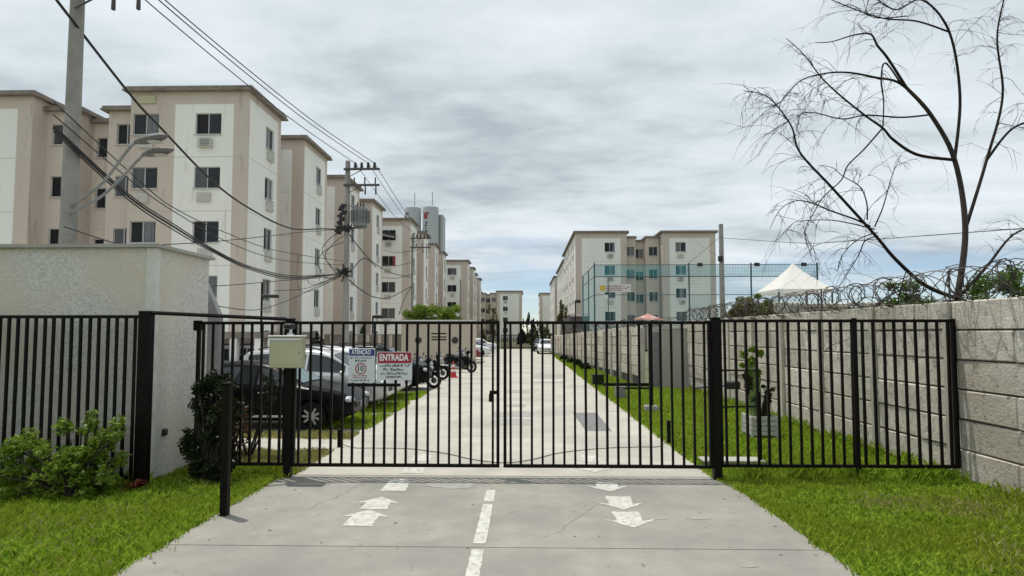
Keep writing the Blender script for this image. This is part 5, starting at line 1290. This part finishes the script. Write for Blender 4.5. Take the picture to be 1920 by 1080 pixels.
LB.append((limb([D(1790, 300, 12.5), D(1800, 180, 12.6), D(1780, 60, 12.6), D(1730, 0, 12.5), D(1680, 18, 12.3), D(1640, -5, 12.2)], .032, .01), .9))
LB.append((limb([D(1780, 60, 12.6), D(1720, 40, 12.4), D(1660, 35, 12.3), D(1610, 20, 12.2), D(1560, 0, 12.1), D(1525, -15, 12.1)], .02, .006), .8))
LB.append((limb([D(1700, 30, 12.4), D(1640, 33, 12.2), D(1600, 10, 12.1)], .012, .005), .6))
LB.append((limb([fork, D(1850, 500, 12.6), D(1900, 440, 12.8), D(1960, 420, 12.9)], .04, .008), 1.0))
LB.append((limb([D(1735, 535, 12.1), D(1700, 540, 11.6), D(1660, 560, 11.3), D(1640, 590, 11.2), D(1630, 640, 11.2)], .014, .004), 1.0))
LB.append((limb([D(1700, 505, 11.9), D(1690, 540, 11.5), D(1680, 590, 11.2), D(1672, 660, 11.2)], .012, .004), 1.0))
tw = MB(); rt = random.Random(77)
def twig(p, d, ln, r, lvl=0):
    pts = [Vector(p)]; dd = Vector(d).normalized(); nseg = 8; drop = rt.uniform(.02, .30)
    for i in range(nseg):
        dd = (dd + Vector((rt.uniform(-.24, .24), rt.uniform(-.24, .24), -drop + rt.uniform(-.16, .2)))).normalized(); pts.append(pts[-1] + dd * ln / nseg)
    tw.tube(pts, [r * (1 - .09 * i) for i in range(len(pts))], 3, caps=False)
    if lvl < 2:
        for k in range(rt.randint(1, 3) if lvl == 0 else rt.randint(0, 2)):
            i = rt.randint(1, nseg - 1); d2 = (pts[i + 1] - pts[i]).normalized() + Vector((rt.uniform(-.8, .8), rt.uniform(-.6, .6), rt.uniform(-.2, .7))); twig(pts[i], d2, ln * rt.uniform(.35, .65), r * .7, lvl + 1)
for P, dens in LB:
    Lt = sum((P[i + 1] - P[i]).length for i in range(len(P) - 1)); cnt = int(Lt * 7.2 * dens)
    for k in range(cnt):
        f = rt.uniform(.3, 1.0); i = min(int(f * (len(P) - 1)), len(P) - 2); d = (P[i + 1] - P[i]).normalized()
        d = d * rt.uniform(.0, .9) + Vector((rt.uniform(-1, .9), rt.uniform(-.8, .8), rt.uniform(-.5, 1.1)))
        twig(P[i], d, (.28 + 1.35 * rt.random() ** 1.8) * (1.2 - .55 * f), rt.uniform(.004, .0072))
o = tw.build('twigs', M['twig'], bt); o['kind'] = 'stuff'

# ------------------------------------------------------------------ planter with cactus
pc = gnd(1425, 818)
pt = thing('planter', 'square white slatted wood planter on the lawn', 'planter', (pc.x, pc.y, 0))
hw, ph = .25, .40
for sgn, ax in ((-1, 'y'), (1, 'y'), (-1, 'x'), (1, 'x')):
    for k in range(4):
        z = .05 + k * .098 + .045; b = MB()
        if ax == 'y': b.cham((pc.x, pc.y + sgn * hw, z), (2 * hw - .03, .022, .086), .006)
        else: b.cham((pc.x + sgn * hw, pc.y, z), (.022, 2 * hw - .03, .086), .006)
        b.build('slat', M['wood_white'], pt)
for sx in (-1, 1):
    for sy in (-1, 1):
        b = MB(); b.cham((pc.x + sx * hw, pc.y + sy * hw, .215), (.045, .045, .45), .006); b.build('corner_post', M['wood_white'], pt)
b = MB(); b.bbox((pc.x - hw + .02, pc.y - hw + .02, .03), (pc.x + hw - .02, pc.y + hw - .02, .36)); b.build('soil', M['soil'], pt)
ck = thing('cactus', 'tall knobbly green cactus with leafy tips growing in the slatted planter', 'cactus', (pc.x, pc.y, .36))
r = random.Random(8)
def column(x, y, z0, z1, rad, m, nm, lean=0):
    b = MB(); n = 12; k = int((z1 - z0) / .07); vs = []; 
    for i in range(k + 1):
        f = i / k; z = z0 + (z1 - z0) * f; rr = rad * (1 + .18 * math.sin(i * 1.9)) * (1 if f < .9 else (1.02 - f) * 8)
        for j in range(n): a = 6.283 * j / n; q = rr * (1 + .25 * (j % 2)); vs.append((x + lean * f + math.cos(a) * q, y + math.sin(a) * q, z))
    b.add(vs, [(i * n + j, i * n + (j + 1) % n, (i + 1) * n + (j + 1) % n, (i + 1) * n + j) for i in range(k) for j in range(n)]); b.add(vs[-n:], [tuple(range(n))]); return b.build(nm, m, ck)
column(pc.x - .13, pc.y, .34, Z_(668, pc.y), .07, M['cactus'], 'stem'); column(pc.x - .05, pc.y + .05, .34, Z_(690, pc.y), .065, M['cactus'], 'stem', .03)
column(pc.x + .14, pc.y - .03, .34, Z_(735, pc.y), .05, M['leaf_dark'], 'stem'); column(pc.x + .08, pc.y + .08, .34, Z_(745, pc.y), .04, M['leaf_dark'], 'stem', .1)
def at3(u, v, rx, rz): p = at(u, v, pc.y); return (p.x, p.y, p.z, rx, rx, rz)
leaves('leaf_tufts', 950, [at3(1405, 700, .07, .1), at3(1412, 735, .06, .1), at3(1395, 665, .08, .07), at3(1412, 655, .09, .08), at3(1425, 662, .07, .08), at3(1410, 680, .1, .13), at3(1392, 685, .06, .06), at3(1420, 700, .07, .1)], .05, M['leaf_bright'], ck, 81)
leaves('dark_tufts', 1100, [at3(1405, 720, .10, .22), at3(1415, 750, .10, .2), at3(1440, 745, .07, .18), at3(1450, 730, .06, .06), at3(1432, 725, .05, .06), at3(1398, 705, .07, .09)], .042, M['leaf_dark'], ck, 82)

# ------------------------------------------------------------------ barrier, gate motor, small lawn things
bp = gnd(1221, 770)
ba = thing('boom_barrier', 'black post with short horizontal arm on a grey footing, on the lawn', 'barrier', (bp.x, bp.y, 0))
b = MB(); b.cham((bp.x, bp.y, Z_(605, bp.y) / 2), (.10, .10, Z_(605, bp.y)), .008); b.build('post', M['black_metal'], ba)
b = MB(); b.cham((bp.x, bp.y, .05), (.34, .34, .18), .02); b.build('footing', M['plaster'], ba)
b = MB(); b.cham(((X_(1131, bp.y) + bp.x) / 2 - .03, bp.y - .09, Z_(720, bp.y)), (bp.x - X_(1131, bp.y), .07, .085), .008); b.build('arm', M['black_metal'], ba)
b = MB(); b.cham((X_(1195, bp.y), bp.y + .1, Z_(728, bp.y)), (.7, .05, .05), .008); b.build('lower_arm', M['black_metal'], ba)
def small_box(label, u, v, w_, d_, h_, m, nm='valve_box', cat='box'):
    p = gnd(u, v); t = thing(nm, label, cat, (p.x, p.y, 0)); b = MB(); b.cham((p.x, p.y, h_ / 2 - .02), (w_, d_, h_), .02); b.build('body', m, t)
    b = MB(); b.cham((p.x, p.y, h_ - .01), (w_ + .04, d_ + .04, .04), .01); b.build('lid', m, t)
small_box('small dark box on the lawn beneath the barrier arm', 1163, 745, .32, .32, .36, M['transformer'])
small_box('dark green box on the lawn left of the barrier arm', 1121, 722, .45, .45, .42, M['leaf_dark'])
small_box('flat grey inspection cover on the grass just inside the fence', 1372, 868, .95, .28, .06, M['plaster'], 'inspection_cover', 'cover')
small_box('low grey meter box by the right wall behind the gate post', 1360, 748, .42, .35, .55, M['transformer'], 'meter_box')
gm = thing('gate_motor', 'black swing gate motor with thin rails behind the right gate post', 'motor', (pr, 9.2, 0))
for v in (694, 763): 
    b = MB(); p, q = at(1346, v, 9.0), at(1422, v + (1 if v < 700 else -1), 9.6); b.tube([p, q], .016, 6); b.build('rail', M['black_metal'], gm)
b = MB(); p = at(1373, 722, 9.3); b.cham(tuple(p), (.22, .14, .12), .02); b.build('motor_body', M['plastic'], gm)
b = MB(); b.tube([at(1300, 727, 8.75), at(1362, 722, 9.28)], .022, 8); b.build('piston', M['steel'], gm)
b = MB(); q = at(1422, 700, 9.6); b.cham((q.x, q.y, .55), (.05, .05, 1.2), .006); b.build('support', M['black_metal'], gm)

# ------------------------------------------------------------------ cars
def car(label, prof, paint, loc, rz, grp, glass='carglass', detail=True, tail_first=False, rim='rim'):
    """prof: dict of station arrays along x (rear negative, front positive)"""
    t = thing('parked_car', label, 'car', loc, rz, grp)
    xs = np.array(prof['x'], float); n = 44; X = np.linspace(xs[0], xs[-1], n)
    def I(k):
        y = np.interp(X, xs, np.array(prof[k], float)); z = y.copy(); z[1:-1] = (y[:-2] + 2 * y[1:-1] + y[2:]) / 4; return z
    zb, zs, zt_, w_, gw = I('zb'), I('zs'), I('zt'), I('w'), I('gw')
    def sec(i):
        a, s, tp, ww, g = zb[i], zs[i], max(zt_[i], zs[i] + .01), w_[i], gw[i]; cab = tp - s; g = min(g, ww * .97)
        gb = ww * .93 if cab > .15 else ww * .9
        return [(0, a), (ww * .80, a), (ww * .95, a + .06), (ww * .99, a + (s - a) * .35), (ww, a + (s - a) * .62), (ww * .985, s - .05), (ww * .955, s), (gb, s + min(.03, cab * .3)), (g, s + cab * .86), (g * .86, s + cab * .965), (g * .45, tp), (0, tp + .008)]
    b = MB(); m = 12; vs = []
    for i in range(n):
        q = sec(i); row = [(X[i], -y, z) for (y, z) in q] + [(X[i], y, z) for (y, z) in reversed(q[1:-1])]; vs += row
    k = 2 * m - 2
    fs = [(i * k + j, i * k + (j + 1) % k, (i + 1) * k + (j + 1) % k, (i + 1) * k + j) for i in range(n - 1) for j in range(k)]
    fs += [tuple(range(k))[::-1], tuple((n - 1) * k + j for j in range(k))]
    b.add(vs, fs); me = b.mesh('body', M[paint], 38)
    wr, ax = prof['wr'], prof['axles']; hwid = float(max(prof['w']))
    # cut the wheel arches
    tmp = bpy.data.objects.new('tmp', me); COL.objects.link(tmp); cut = MB()
    for a in ax:
        for s_ in (-1, 1): cut.lathe([(.0001, -.16), (wr + .055, -.16), (wr + .055, .16), (.0001, .16)], (a, s_ * (hwid - .09), wr), 22, 'Y')
    co = cut.build('cut', M['plastic']); md = tmp.modifiers.new('b', 'BOOLEAN'); md.object = co; md.operation = 'DIFFERENCE'; md.solver = 'EXACT'
    dg = bpy.context.evaluated_depsgraph_get(); me2 = bpy.data.meshes.new_from_object(tmp.evaluated_get(dg)); bpy.data.objects.remove(tmp); bpy.data.objects.remove(co)
    me2.materials.clear(); me2.materials.append(M[paint])
    me2.polygons.foreach_set('material_index', [0] * len(me2.polygons))
    me2.polygons.foreach_set('use_smooth', [True] * len(me2.polygons)); me2.set_sharp_from_angle(angle=RAD(35))
    body = inst('body', me2, t, world=False)
    def F_(arr, x): return float(np.interp(x, X, arr))
    def side_pt(x, f, s_):
        s, tp, ww, g = F_(zs, x), F_(zt_, x), F_(w_, x), F_(gw, x); cab = max(tp - s, .01); gb = ww * .93; z0, z1 = s + min(.03, cab * .3), s + cab * .86
        return (x, s_ * (gb + (min(g, ww * .97) - gb) * f + .007), z0 + (z1 - z0) * f)
    for (x0, x1) in prof['side_glass']:
        for s_ in (-1, 1):
            g = MB(); nn = 8; P = []
            for i in range(nn + 1):
                x = x0 + (x1 - x0) * i / nn; P.append(side_pt(x, .08, s_)); P.append(side_pt(x, .90, s_))
            g.add(P, [(2 * i, 2 * i + 2, 2 * i + 3, 2 * i + 1) if s_ < 0 else (2 * i + 1, 2 * i + 3, 2 * i + 2, 2 * i) for i in range(nn)]); g.build('side_window', M['carglass'], t, world=False)
    def top_pt(x, f):
        s, tp, ww, g = F_(zs, x), F_(zt_, x), F_(w_, x), F_(gw, x); cab = max(tp - s, .01); g = min(g, ww * .97); a = abs(f)
        yy = a * g * .9; z = np.interp(yy, [0, g * .45, g * .86, g], [tp + .008, tp, s + cab * .965, s + cab * .86]); return (x, math.copysign(yy, f), float(z) + .008)
    for nm, (x0, x1), gm_ in (('windscreen', prof['front_glass'], M[glass]), ('rear_window', prof['rear_glass'], M['carglass'])):
        g = MB(); nn, mm = 8, 8; P = [top_pt(x0 + (x1 - x0) * i / nn, -1 + 2 * j / mm) for i in range(nn + 1) for j in range(mm + 1)]
        sg = .012 if nm == 'windscreen' else -.012
        P = [(p[0] + sg, p[1], p[2] + .004) for p in P]
        g.add(P, [(i * (mm + 1) + j, (i + 1) * (mm + 1) + j, (i + 1) * (mm + 1) + j + 1, i * (mm + 1) + j + 1) for i in range(nn) for j in range(mm)]); g.build(nm, gm_, t, world=False, smooth=60)
    # wheels
    tyre = MB(); tyre.lathe([(wr * .66, -.09), (wr * .93, -.1), (wr, -.07), (wr, .07), (wr * .93, .1), (wr * .66, .09)], (0, 0, 0), 24, 'Y'); tym = tyre.mesh('tyre', M['rubber'], 40)
    rb = MB(); rb.lathe([(wr * .66, -.088), (wr * .6, -.07), (wr * .58, -.02)], (0, 0, 0), 24, 'Y'); rb.lathe([(.001, -.065), (.05, -.06), (.06, -.03)], (0, 0, 0), 12, 'Y')
    for k_ in range(9):
        a = 2 * math.pi * k_ / 9; rb.box((math.cos(a) * wr * .34, .045, math.sin(a) * wr * .34), (wr * .62, .03, .042), 0, 0, Matrix.Rotation(-a, 4, 'Y'))
    # back disc
    dk = MB(); dk.lathe([(.001, .0), (wr * .66, .0)], (0, 0, 0), 20, 'Y')
    rb.v = [(v[0], v[1], v[2]) for v in rb.v]; rm = rb.mesh('rim', M[rim], 40); dm = dk.mesh('brake_disc', M['plastic'])
    for a in ax:
        for s_ in (-1, 1):
            wo = bpy.data.objects.new('wheel', tym); COL.objects.link(wo); wo.parent = t; wo.location = (a, s_ * (hwid - .115), wr); wo.rotation_euler = (0, 0, 0 if s_ > 0 else math.pi)
            ro = inst('rim', rm, wo, world=False); 
            do = inst('brake_disc', dm, wo, world=False)
    xe = xs[-1]; xr = xs[0]
    # lamps, plate, bumpers, handles, mirrors
    for s_ in (-1, 1):
        xh = xe - .16; zh = F_(zs, xh) - .06; yh = F_(w_, xh) * .8
        g = MB(); g.ball((xh + .02, s_ * yh, zh), (.17, .14, .075), 12, 8); g.build('headlight', M['lens'], t, world=False, smooth=60)
        xh = xr + .10; zh = F_(zs, xh) - .09; yh = F_(w_, xh) * .86
        g = MB(); g.ball((xh - .02, s_ * yh, zh), (.10, .10, .12), 12, 8); g.build('tail_light', M['lens_red'], t, world=False, smooth=60)
        xm_ = prof['mirror']; g = MB(); g.ball((xm_, s_ * (hwid + .07), F_(zs, xm_) + .06), (.07, .10, .07), 10, 6); g.box((xm_, s_ * (hwid - .02), F_(zs, xm_) + .03), (.05, .12, .03)); g.build('mirror', M[paint], t, world=False, smooth=50)
        for hx in prof['handles']:
            g = MB(); g.cham((hx, s_ * (F_(w_, hx) * .99 + .008), F_(zs, hx) - .11), (.16, .03, .025), .006); g.build('door_handle', M['chrome'] if paint == 'paint_black' else M[paint], t, world=False)
        x0, x1 = ax[0] + wr + .1, ax[1] - wr - .1; g = MB(); g.cham(((x0 + x1) / 2, s_ * (hwid * .975 + .008), float(zb.min()) + .12), (x1 - x0, .02, .05), .006); g.build('sill_trim', M['chrome'] if paint == 'paint_black' else M['plastic'], t, world=False)
        for dx in prof['seams']:
            g = MB(); zz0, zz1 = F_(zb, dx) + .12, F_(zs, dx) - .02
            zz_ = [zz0 + (zz1 - zz0) * q / 6 for q in range(7)]; a_, s2_, w2 = F_(zb, dx), F_(zs, dx), F_(w_, dx)
            yy_ = [s_ * (float(np.interp(z, [a_ + .06, a_ + (s2_ - a_) * .35, a_ + (s2_ - a_) * .62, s2_ - .05, s2_], [w2 * .95, w2 * .99, w2, w2 * .985, w2 * .955])) + .002) for z in zz_]
            P = [(dx - .005, y_, z) for y_, z in zip(yy_, zz_)] + [(dx + .005, y_, z) for y_, z in zip(yy_, zz_)]
            g.add(P, [(q, q + 1, 8 + q, 7 + q) for q in range(6)]); g.build('door_seam', M['plastic'], t, world=False)
    g = MB(); g.cham((xe - .02, 0, F_(zb, xe) + .16), (.09, .9, .13), .02); g.build('grille', M['plastic'], t, world=False)
    g = MB(); g.cham((xe + .035, 0, F_(zb, xe) + .16), (.012, .4, .13), .003); g.build('number_plate', M['steel'], t, world=False)
    g = MB(); g.cham((xr - .015, 0, F_(zb, xr) + .2), (.012, .4, .13), .003); g.build('number_plate', M['steel'], t, world=False)
    if prof.get('rails'):
        for s_ in (-1, 1):
            g = MB(); g.tube([(x, s_ * .52, F_(zt_, x) + (.05 if 0 < q < 5 else .0)) for q, x in enumerate(np.linspace(prof['rails'][0], prof['rails'][1], 6))], .02, 6); g.build('roof_rail', M['plastic'], t, world=False)
    return t
SEDAN = dict(x=[-2.12, -2.02, -1.75, -1.25, -.55, .1, .38, 1.05, 1.6, 1.95, 2.08, 2.14], zb=[.42, .33, .24, .2, .19, .19, .19, .19, .2, .24, .3, .36], zs=[.80, .93, .97, .95, .93, .92, .92, .90, .84, .74, .66, .56],
             zt=[.82, .98, 1.16, 1.41, 1.47, 1.45, 1.38, .98, .90, .79, .70, .58], w=[.62, .74, .82, .85, .86, .86, .86, .855, .84, .78, .70, .60], gw=[.52, .62, .6, .57, .56, .57, .59, .7, .7, .66, .6, .5],
             wr=.31, axles=(-1.27, 1.28), side_glass=((-1.45, -.82), (-.76, .02), (.08, .86)), front_glass=(.42, 1.02), rear_glass=(-1.88, -1.36), mirror=.82, handles=(-.62, .22), seams=(-.95, .05, .98))
MPV = dict(x=[-2.02, -1.96, -1.8, -1.4, -.6, .2, .55, 1.25, 1.65, 1.92, 2.05, 2.1], zb=[.45, .36, .27, .22, .21, .21, .21, .21, .22, .27, .33, .4], zs=[.92, 1.0, 1.03, 1.02, 1.0, .99, .98, .96, .92, .84, .74, .62],
           zt=[1.10, 1.45, 1.60, 1.66, 1.68, 1.65, 1.56, 1.08, 1.00, .89, .78, .64], w=[.66, .78, .84, .87, .88, .88, .88, .87, .85, .79, .72, .62], gw=[.56, .64, .63, .62, .61, .61, .62, .72, .72, .68, .62, .52],
           wr=.325, axles=(-1.25, 1.28), side_glass=((-1.70, -1.05), (-.98, -.12), (-.05, .98)), front_glass=(.6, 1.2), rear_glass=(-2.0, -1.78), mirror=.95, handles=(-.75, .15), seams=(-1.05, -.05, 1.02), rails=(-1.5, .2))
ROWC = 'cars parked nose to the street on the left'
def put(label, prof, paint, u, v, grp=ROWC, rz=0, front=True, **kw):
    p = gnd(u, v); L_ = prof['x'][-1]
    return car(label, prof, paint, (p.x - L_, p.y + .86, 0), rz, grp, **kw)
# near side of each car stands on the ground line found under it; nose towards the street
put('black hatchback with silver sill trim, nearest car behind the fence', SEDAN, 'paint_black', 656, 809, glass='carglass_teal')
put('silver people carrier with roof rails behind the black hatchback', MPV, 'paint_silver', 722, 772, glass='carglass')
put('white tall car behind the silver people carrier, half hidden by the signs', MPV, 'paint_whitecar', 754, 752)
put('dark grey car behind the white one, next to the motorcycles', MPV, 'paint_black', 800, 733)
put('white car parked farther back at left, seen above the black hatchback', SEDAN, 'paint_whitecar', 456, 744)
far_cars = [(46.4, 'paint_red', 'dark red car parked just beyond the tan hut', SEDAN), (52.6, 'paint_whitecar', 'white car beside the dark red one down the street', SEDAN), (56.0, 'paint_blue', 'dark blue car third in the distant row', MPV),
            (59.6, 'paint_silver', 'silver car fourth in the distant row', SEDAN), (63.5, 'paint_black', 'black car fifth in the distant row', SEDAN), (67.8, 'paint_whitecar', 'white car last in the distant row', SEDAN)]
protos = {}
for i, (Y, pnt, lb, prof) in enumerate(far_cars):
    key = 'S' if prof is SEDAN else 'M'; L_ = prof['x'][-1]; loc = (-3.45 - L_ + (.35 if i % 2 else 0), Y, 0)
    if key not in protos:
        protos[key] = car(lb, prof, pnt, loc, 0, 'distant cars parked along the left of the street')
    else:
        c = copy_tree(protos[key]); c.location = loc; c['label'] = lb
        for ch in c.children:
            if ch.name.split('.')[0] in ('body', 'mirror'):
                ch.data = ch.data.copy(); ch.data.materials.clear(); ch.data.materials.append(M[pnt])
wc = copy_tree(protos['S']); wc.location = (2.05, 60, 0); wc.rotation_euler = (0, 0, RAD(-90)); wc['label'] = 'white car facing the camera at the right end of the street'; del wc['group']
for ch in wc.children:
    if ch.name.split('.')[0] in ('body', 'mirror'):
        ch.data = ch.data.copy(); ch.data.materials.clear(); ch.data.materials.append(M['paint_whitecar'])
bc = copy_tree(protos['S']); bc.location = (1.75, 67.5, 0); bc.rotation_euler = (0, 0, RAD(-90)); bc['label'] = 'black car behind the white car at the right end of the street'; del bc['group']
for ch in bc.children:
    if ch.name.split('.')[0] in ('body', 'mirror'):
        ch.data = ch.data.copy(); ch.data.materials.clear(); ch.data.materials.append(M['paint_black'])

# ------------------------------------------------------------------ motorcycles
def motorcycle(label, loc, rz, tank, grp='motorcycles parked beside the hut'):
    t = thing('motorcycle', label, 'motorcycle', loc, rz, grp); W = lambda b, nm, m, p=t, s=None: b.build(nm, m, p, world=False, smooth=s)
    R_ = .30
    for x in (-.62, .66):
        b = MB(); b.lathe([(R_ - .11, -.05), (R_ - .04, -.075), (R_, -.03), (R_, .03), (R_ - .04, .075), (R_ - .11, .05)], (x, 0, R_), 22, 'Y'); wl = W(b, 'wheel', M['rubber'], s=40)
        b = MB(); b.lathe([(R_ - .085, -.03), (R_ - .105, 0), (R_ - .085, .03)], (x, 0, R_), 22, 'Y'); b.lathe([(.045, -.07), (.045, .07)], (x, 0, R_), 10, 'Y')
        for k in range(8): a = math.pi * k / 4; b.tube([(x, 0, R_), (x + math.cos(a) * (R_ - .1), 0, R_ + math.sin(a) * (R_ - .1))], .008, 4)
        b.lathe([(.001, .0), (.12, .0)], (x, .03, R_), 14, 'Y'); W(b, 'rim', M['transformer'], wl)
    b = MB()
    for s_ in (-1, 1): b.tube([(.66, s_ * .07, R_), (.47, s_ * .07, .80), (.42, s_ * .07, .96)], .024, 7)
    W(b, 'fork', M['plastic'])
    b = MB(); b.tube([(.44, 0, .82), (.1, 0, .62), (-.3, 0, .62), (-.75, 0, .72)], .03, 6); b.tube([(.44, 0, .78), (.2, 0, .32), (-.15, 0, .28), (-.3, 0, .6)], .026, 6)
    for s_ in (-1, 1): b.tube([(-.1, s_ * .08, .33), (-.62, s_ * .08, R_)], .022, 6)
    W(b, 'frame', M['plastic'])
    b = MB(); b.cham((.05, 0, .42), (.44, .30, .34), .05); b.cham((.14, 0, .60), (.26, .26, .18), .04); W(b, 'engine', M['plastic'])
    b = MB(); b.ball((.40, 0, .62), (.16, .20, .26), 12, 8); b.ball((.46, 0, 1.02), (.10, .19, .16), 12, 8); W(b, 'fairing', tank, s=60)
    b = MB(); b.ball((-.42, 0, .60), (.34, .16, .16), 12, 8); W(b, 'side_panel', tank, s=60)
    b = MB(); b.ball((.16, 0, .78), (.29, .15, .13), 14, 8); W(b, 'tank', tank, s=60)
    b = MB(); b.ball((-.22, 0, .76), (.28, .14, .07), 14, 7); b.ball((-.55, 0, .82), (.25, .13, .07), 14, 7); W(b, 'seat', M['rubber'], s=60)
    b = MB(); b.ball((-.78, 0, .72), (.16, .10, .10), 12, 7); b.box((-.92, 0, .55), (.02, .16, .3)); W(b, 'rear_fender', tank, s=60)
    b = MB(); b.ball((.66, 0, R_ + .30), (.26, .075, .05), 12, 6); W(b, 'front_fender', tank, s=60)
    b = MB(); b.tube([(.36, -.36, 1.02), (.42, -.22, 1.05), (.44, 0, 1.0), (.42, .22, 1.05), (.36, .36, 1.02)], .016, 6); W(b, 'handlebar', M['plastic'])
    for s_ in (-1, 1):
        b = MB(); b.tube([(.42, s_ * .24, 1.05), (.46, s_ * .30, 1.2)], .008, 5); b.ball((.46, s_ * .31, 1.22), (.02, .07, .045), 8, 6); W(b, 'mirror', M['plastic'])
    b = MB(); b.ball((.54, 0, .92), (.09, .10, .10), 12, 8); W(b, 'headlight', M['lens'], s=60)
    b = MB(); b.tube([(.1, -.13, .36), (-.1, -.15, .26), (-.4, -.17, .28), (-.85, -.18, .40)], [.02, .03, .045, .045], 8); W(b, 'exhaust', M['chrome'])
    b = MB(); b.ball((-.92, 0, .74), (.04, .08, .05), 10, 6); W(b, 'tail_light', M['lens_red'])
    b = MB(); b.tube([(.0, .1, .3), (-.12, .24, .02)], .014, 5); W(b, 'kickstand', M['plastic'])
    return t
p = gnd(812, 728); motorcycle('black motorcycle nearest the camera beside the dark car', (p.x - .62, p.y + .1, 0), RAD(-12), M['paint_black'])
p = gnd(790, 719); motorcycle('second black motorcycle standing close behind the nearest one', (p.x - .55, p.y + .4, 0), RAD(-25), M['paint_grey'])
p = gnd(822, 713); motorcycle('dark motorcycle just behind the front pair, left of the cone', (p.x - .5, p.y + .3, 0), RAD(-8), M['paint_black'])
p = gnd(884, 698); motorcycle('black motorcycle parked alone against the hut, right of the cone', (p.x - .6, p.y, 0), RAD(-20), M['paint_black'])
p = gnd(872, 693); motorcycle('dark motorcycle half hidden behind the lone one at the hut', (p.x - .55, p.y + .4, 0), RAD(-35), M['paint_grey'])
# cone
p = gnd(850, 708); cn_ = thing('traffic_cone', 'red traffic cone with white bands at the street edge', 'cone', (p.x, p.y, 0))
b = MB(); b.cham((p.x, p.y, .02), (.42, .42, .04), .012); b.build('base', M['cone_red'], cn_)
cr_ = lambda z: .16 - .13 * (z - .04) / .72
b = MB(); b.lathe([(cr_(.04), .04), (cr_(.76), .76), (.01, .77)], (p.x, p.y, 0), 18); b.build('cone_body', M['cone_red'], cn_, smooth=40)
for z in (.28, .5):
    b = MB(); b.lathe([(cr_(z) + .003, z), (cr_(z + .11) + .003, z + .11)], (p.x, p.y, 0), 18); b.build('white_band', M['white'], cn_, smooth=40)
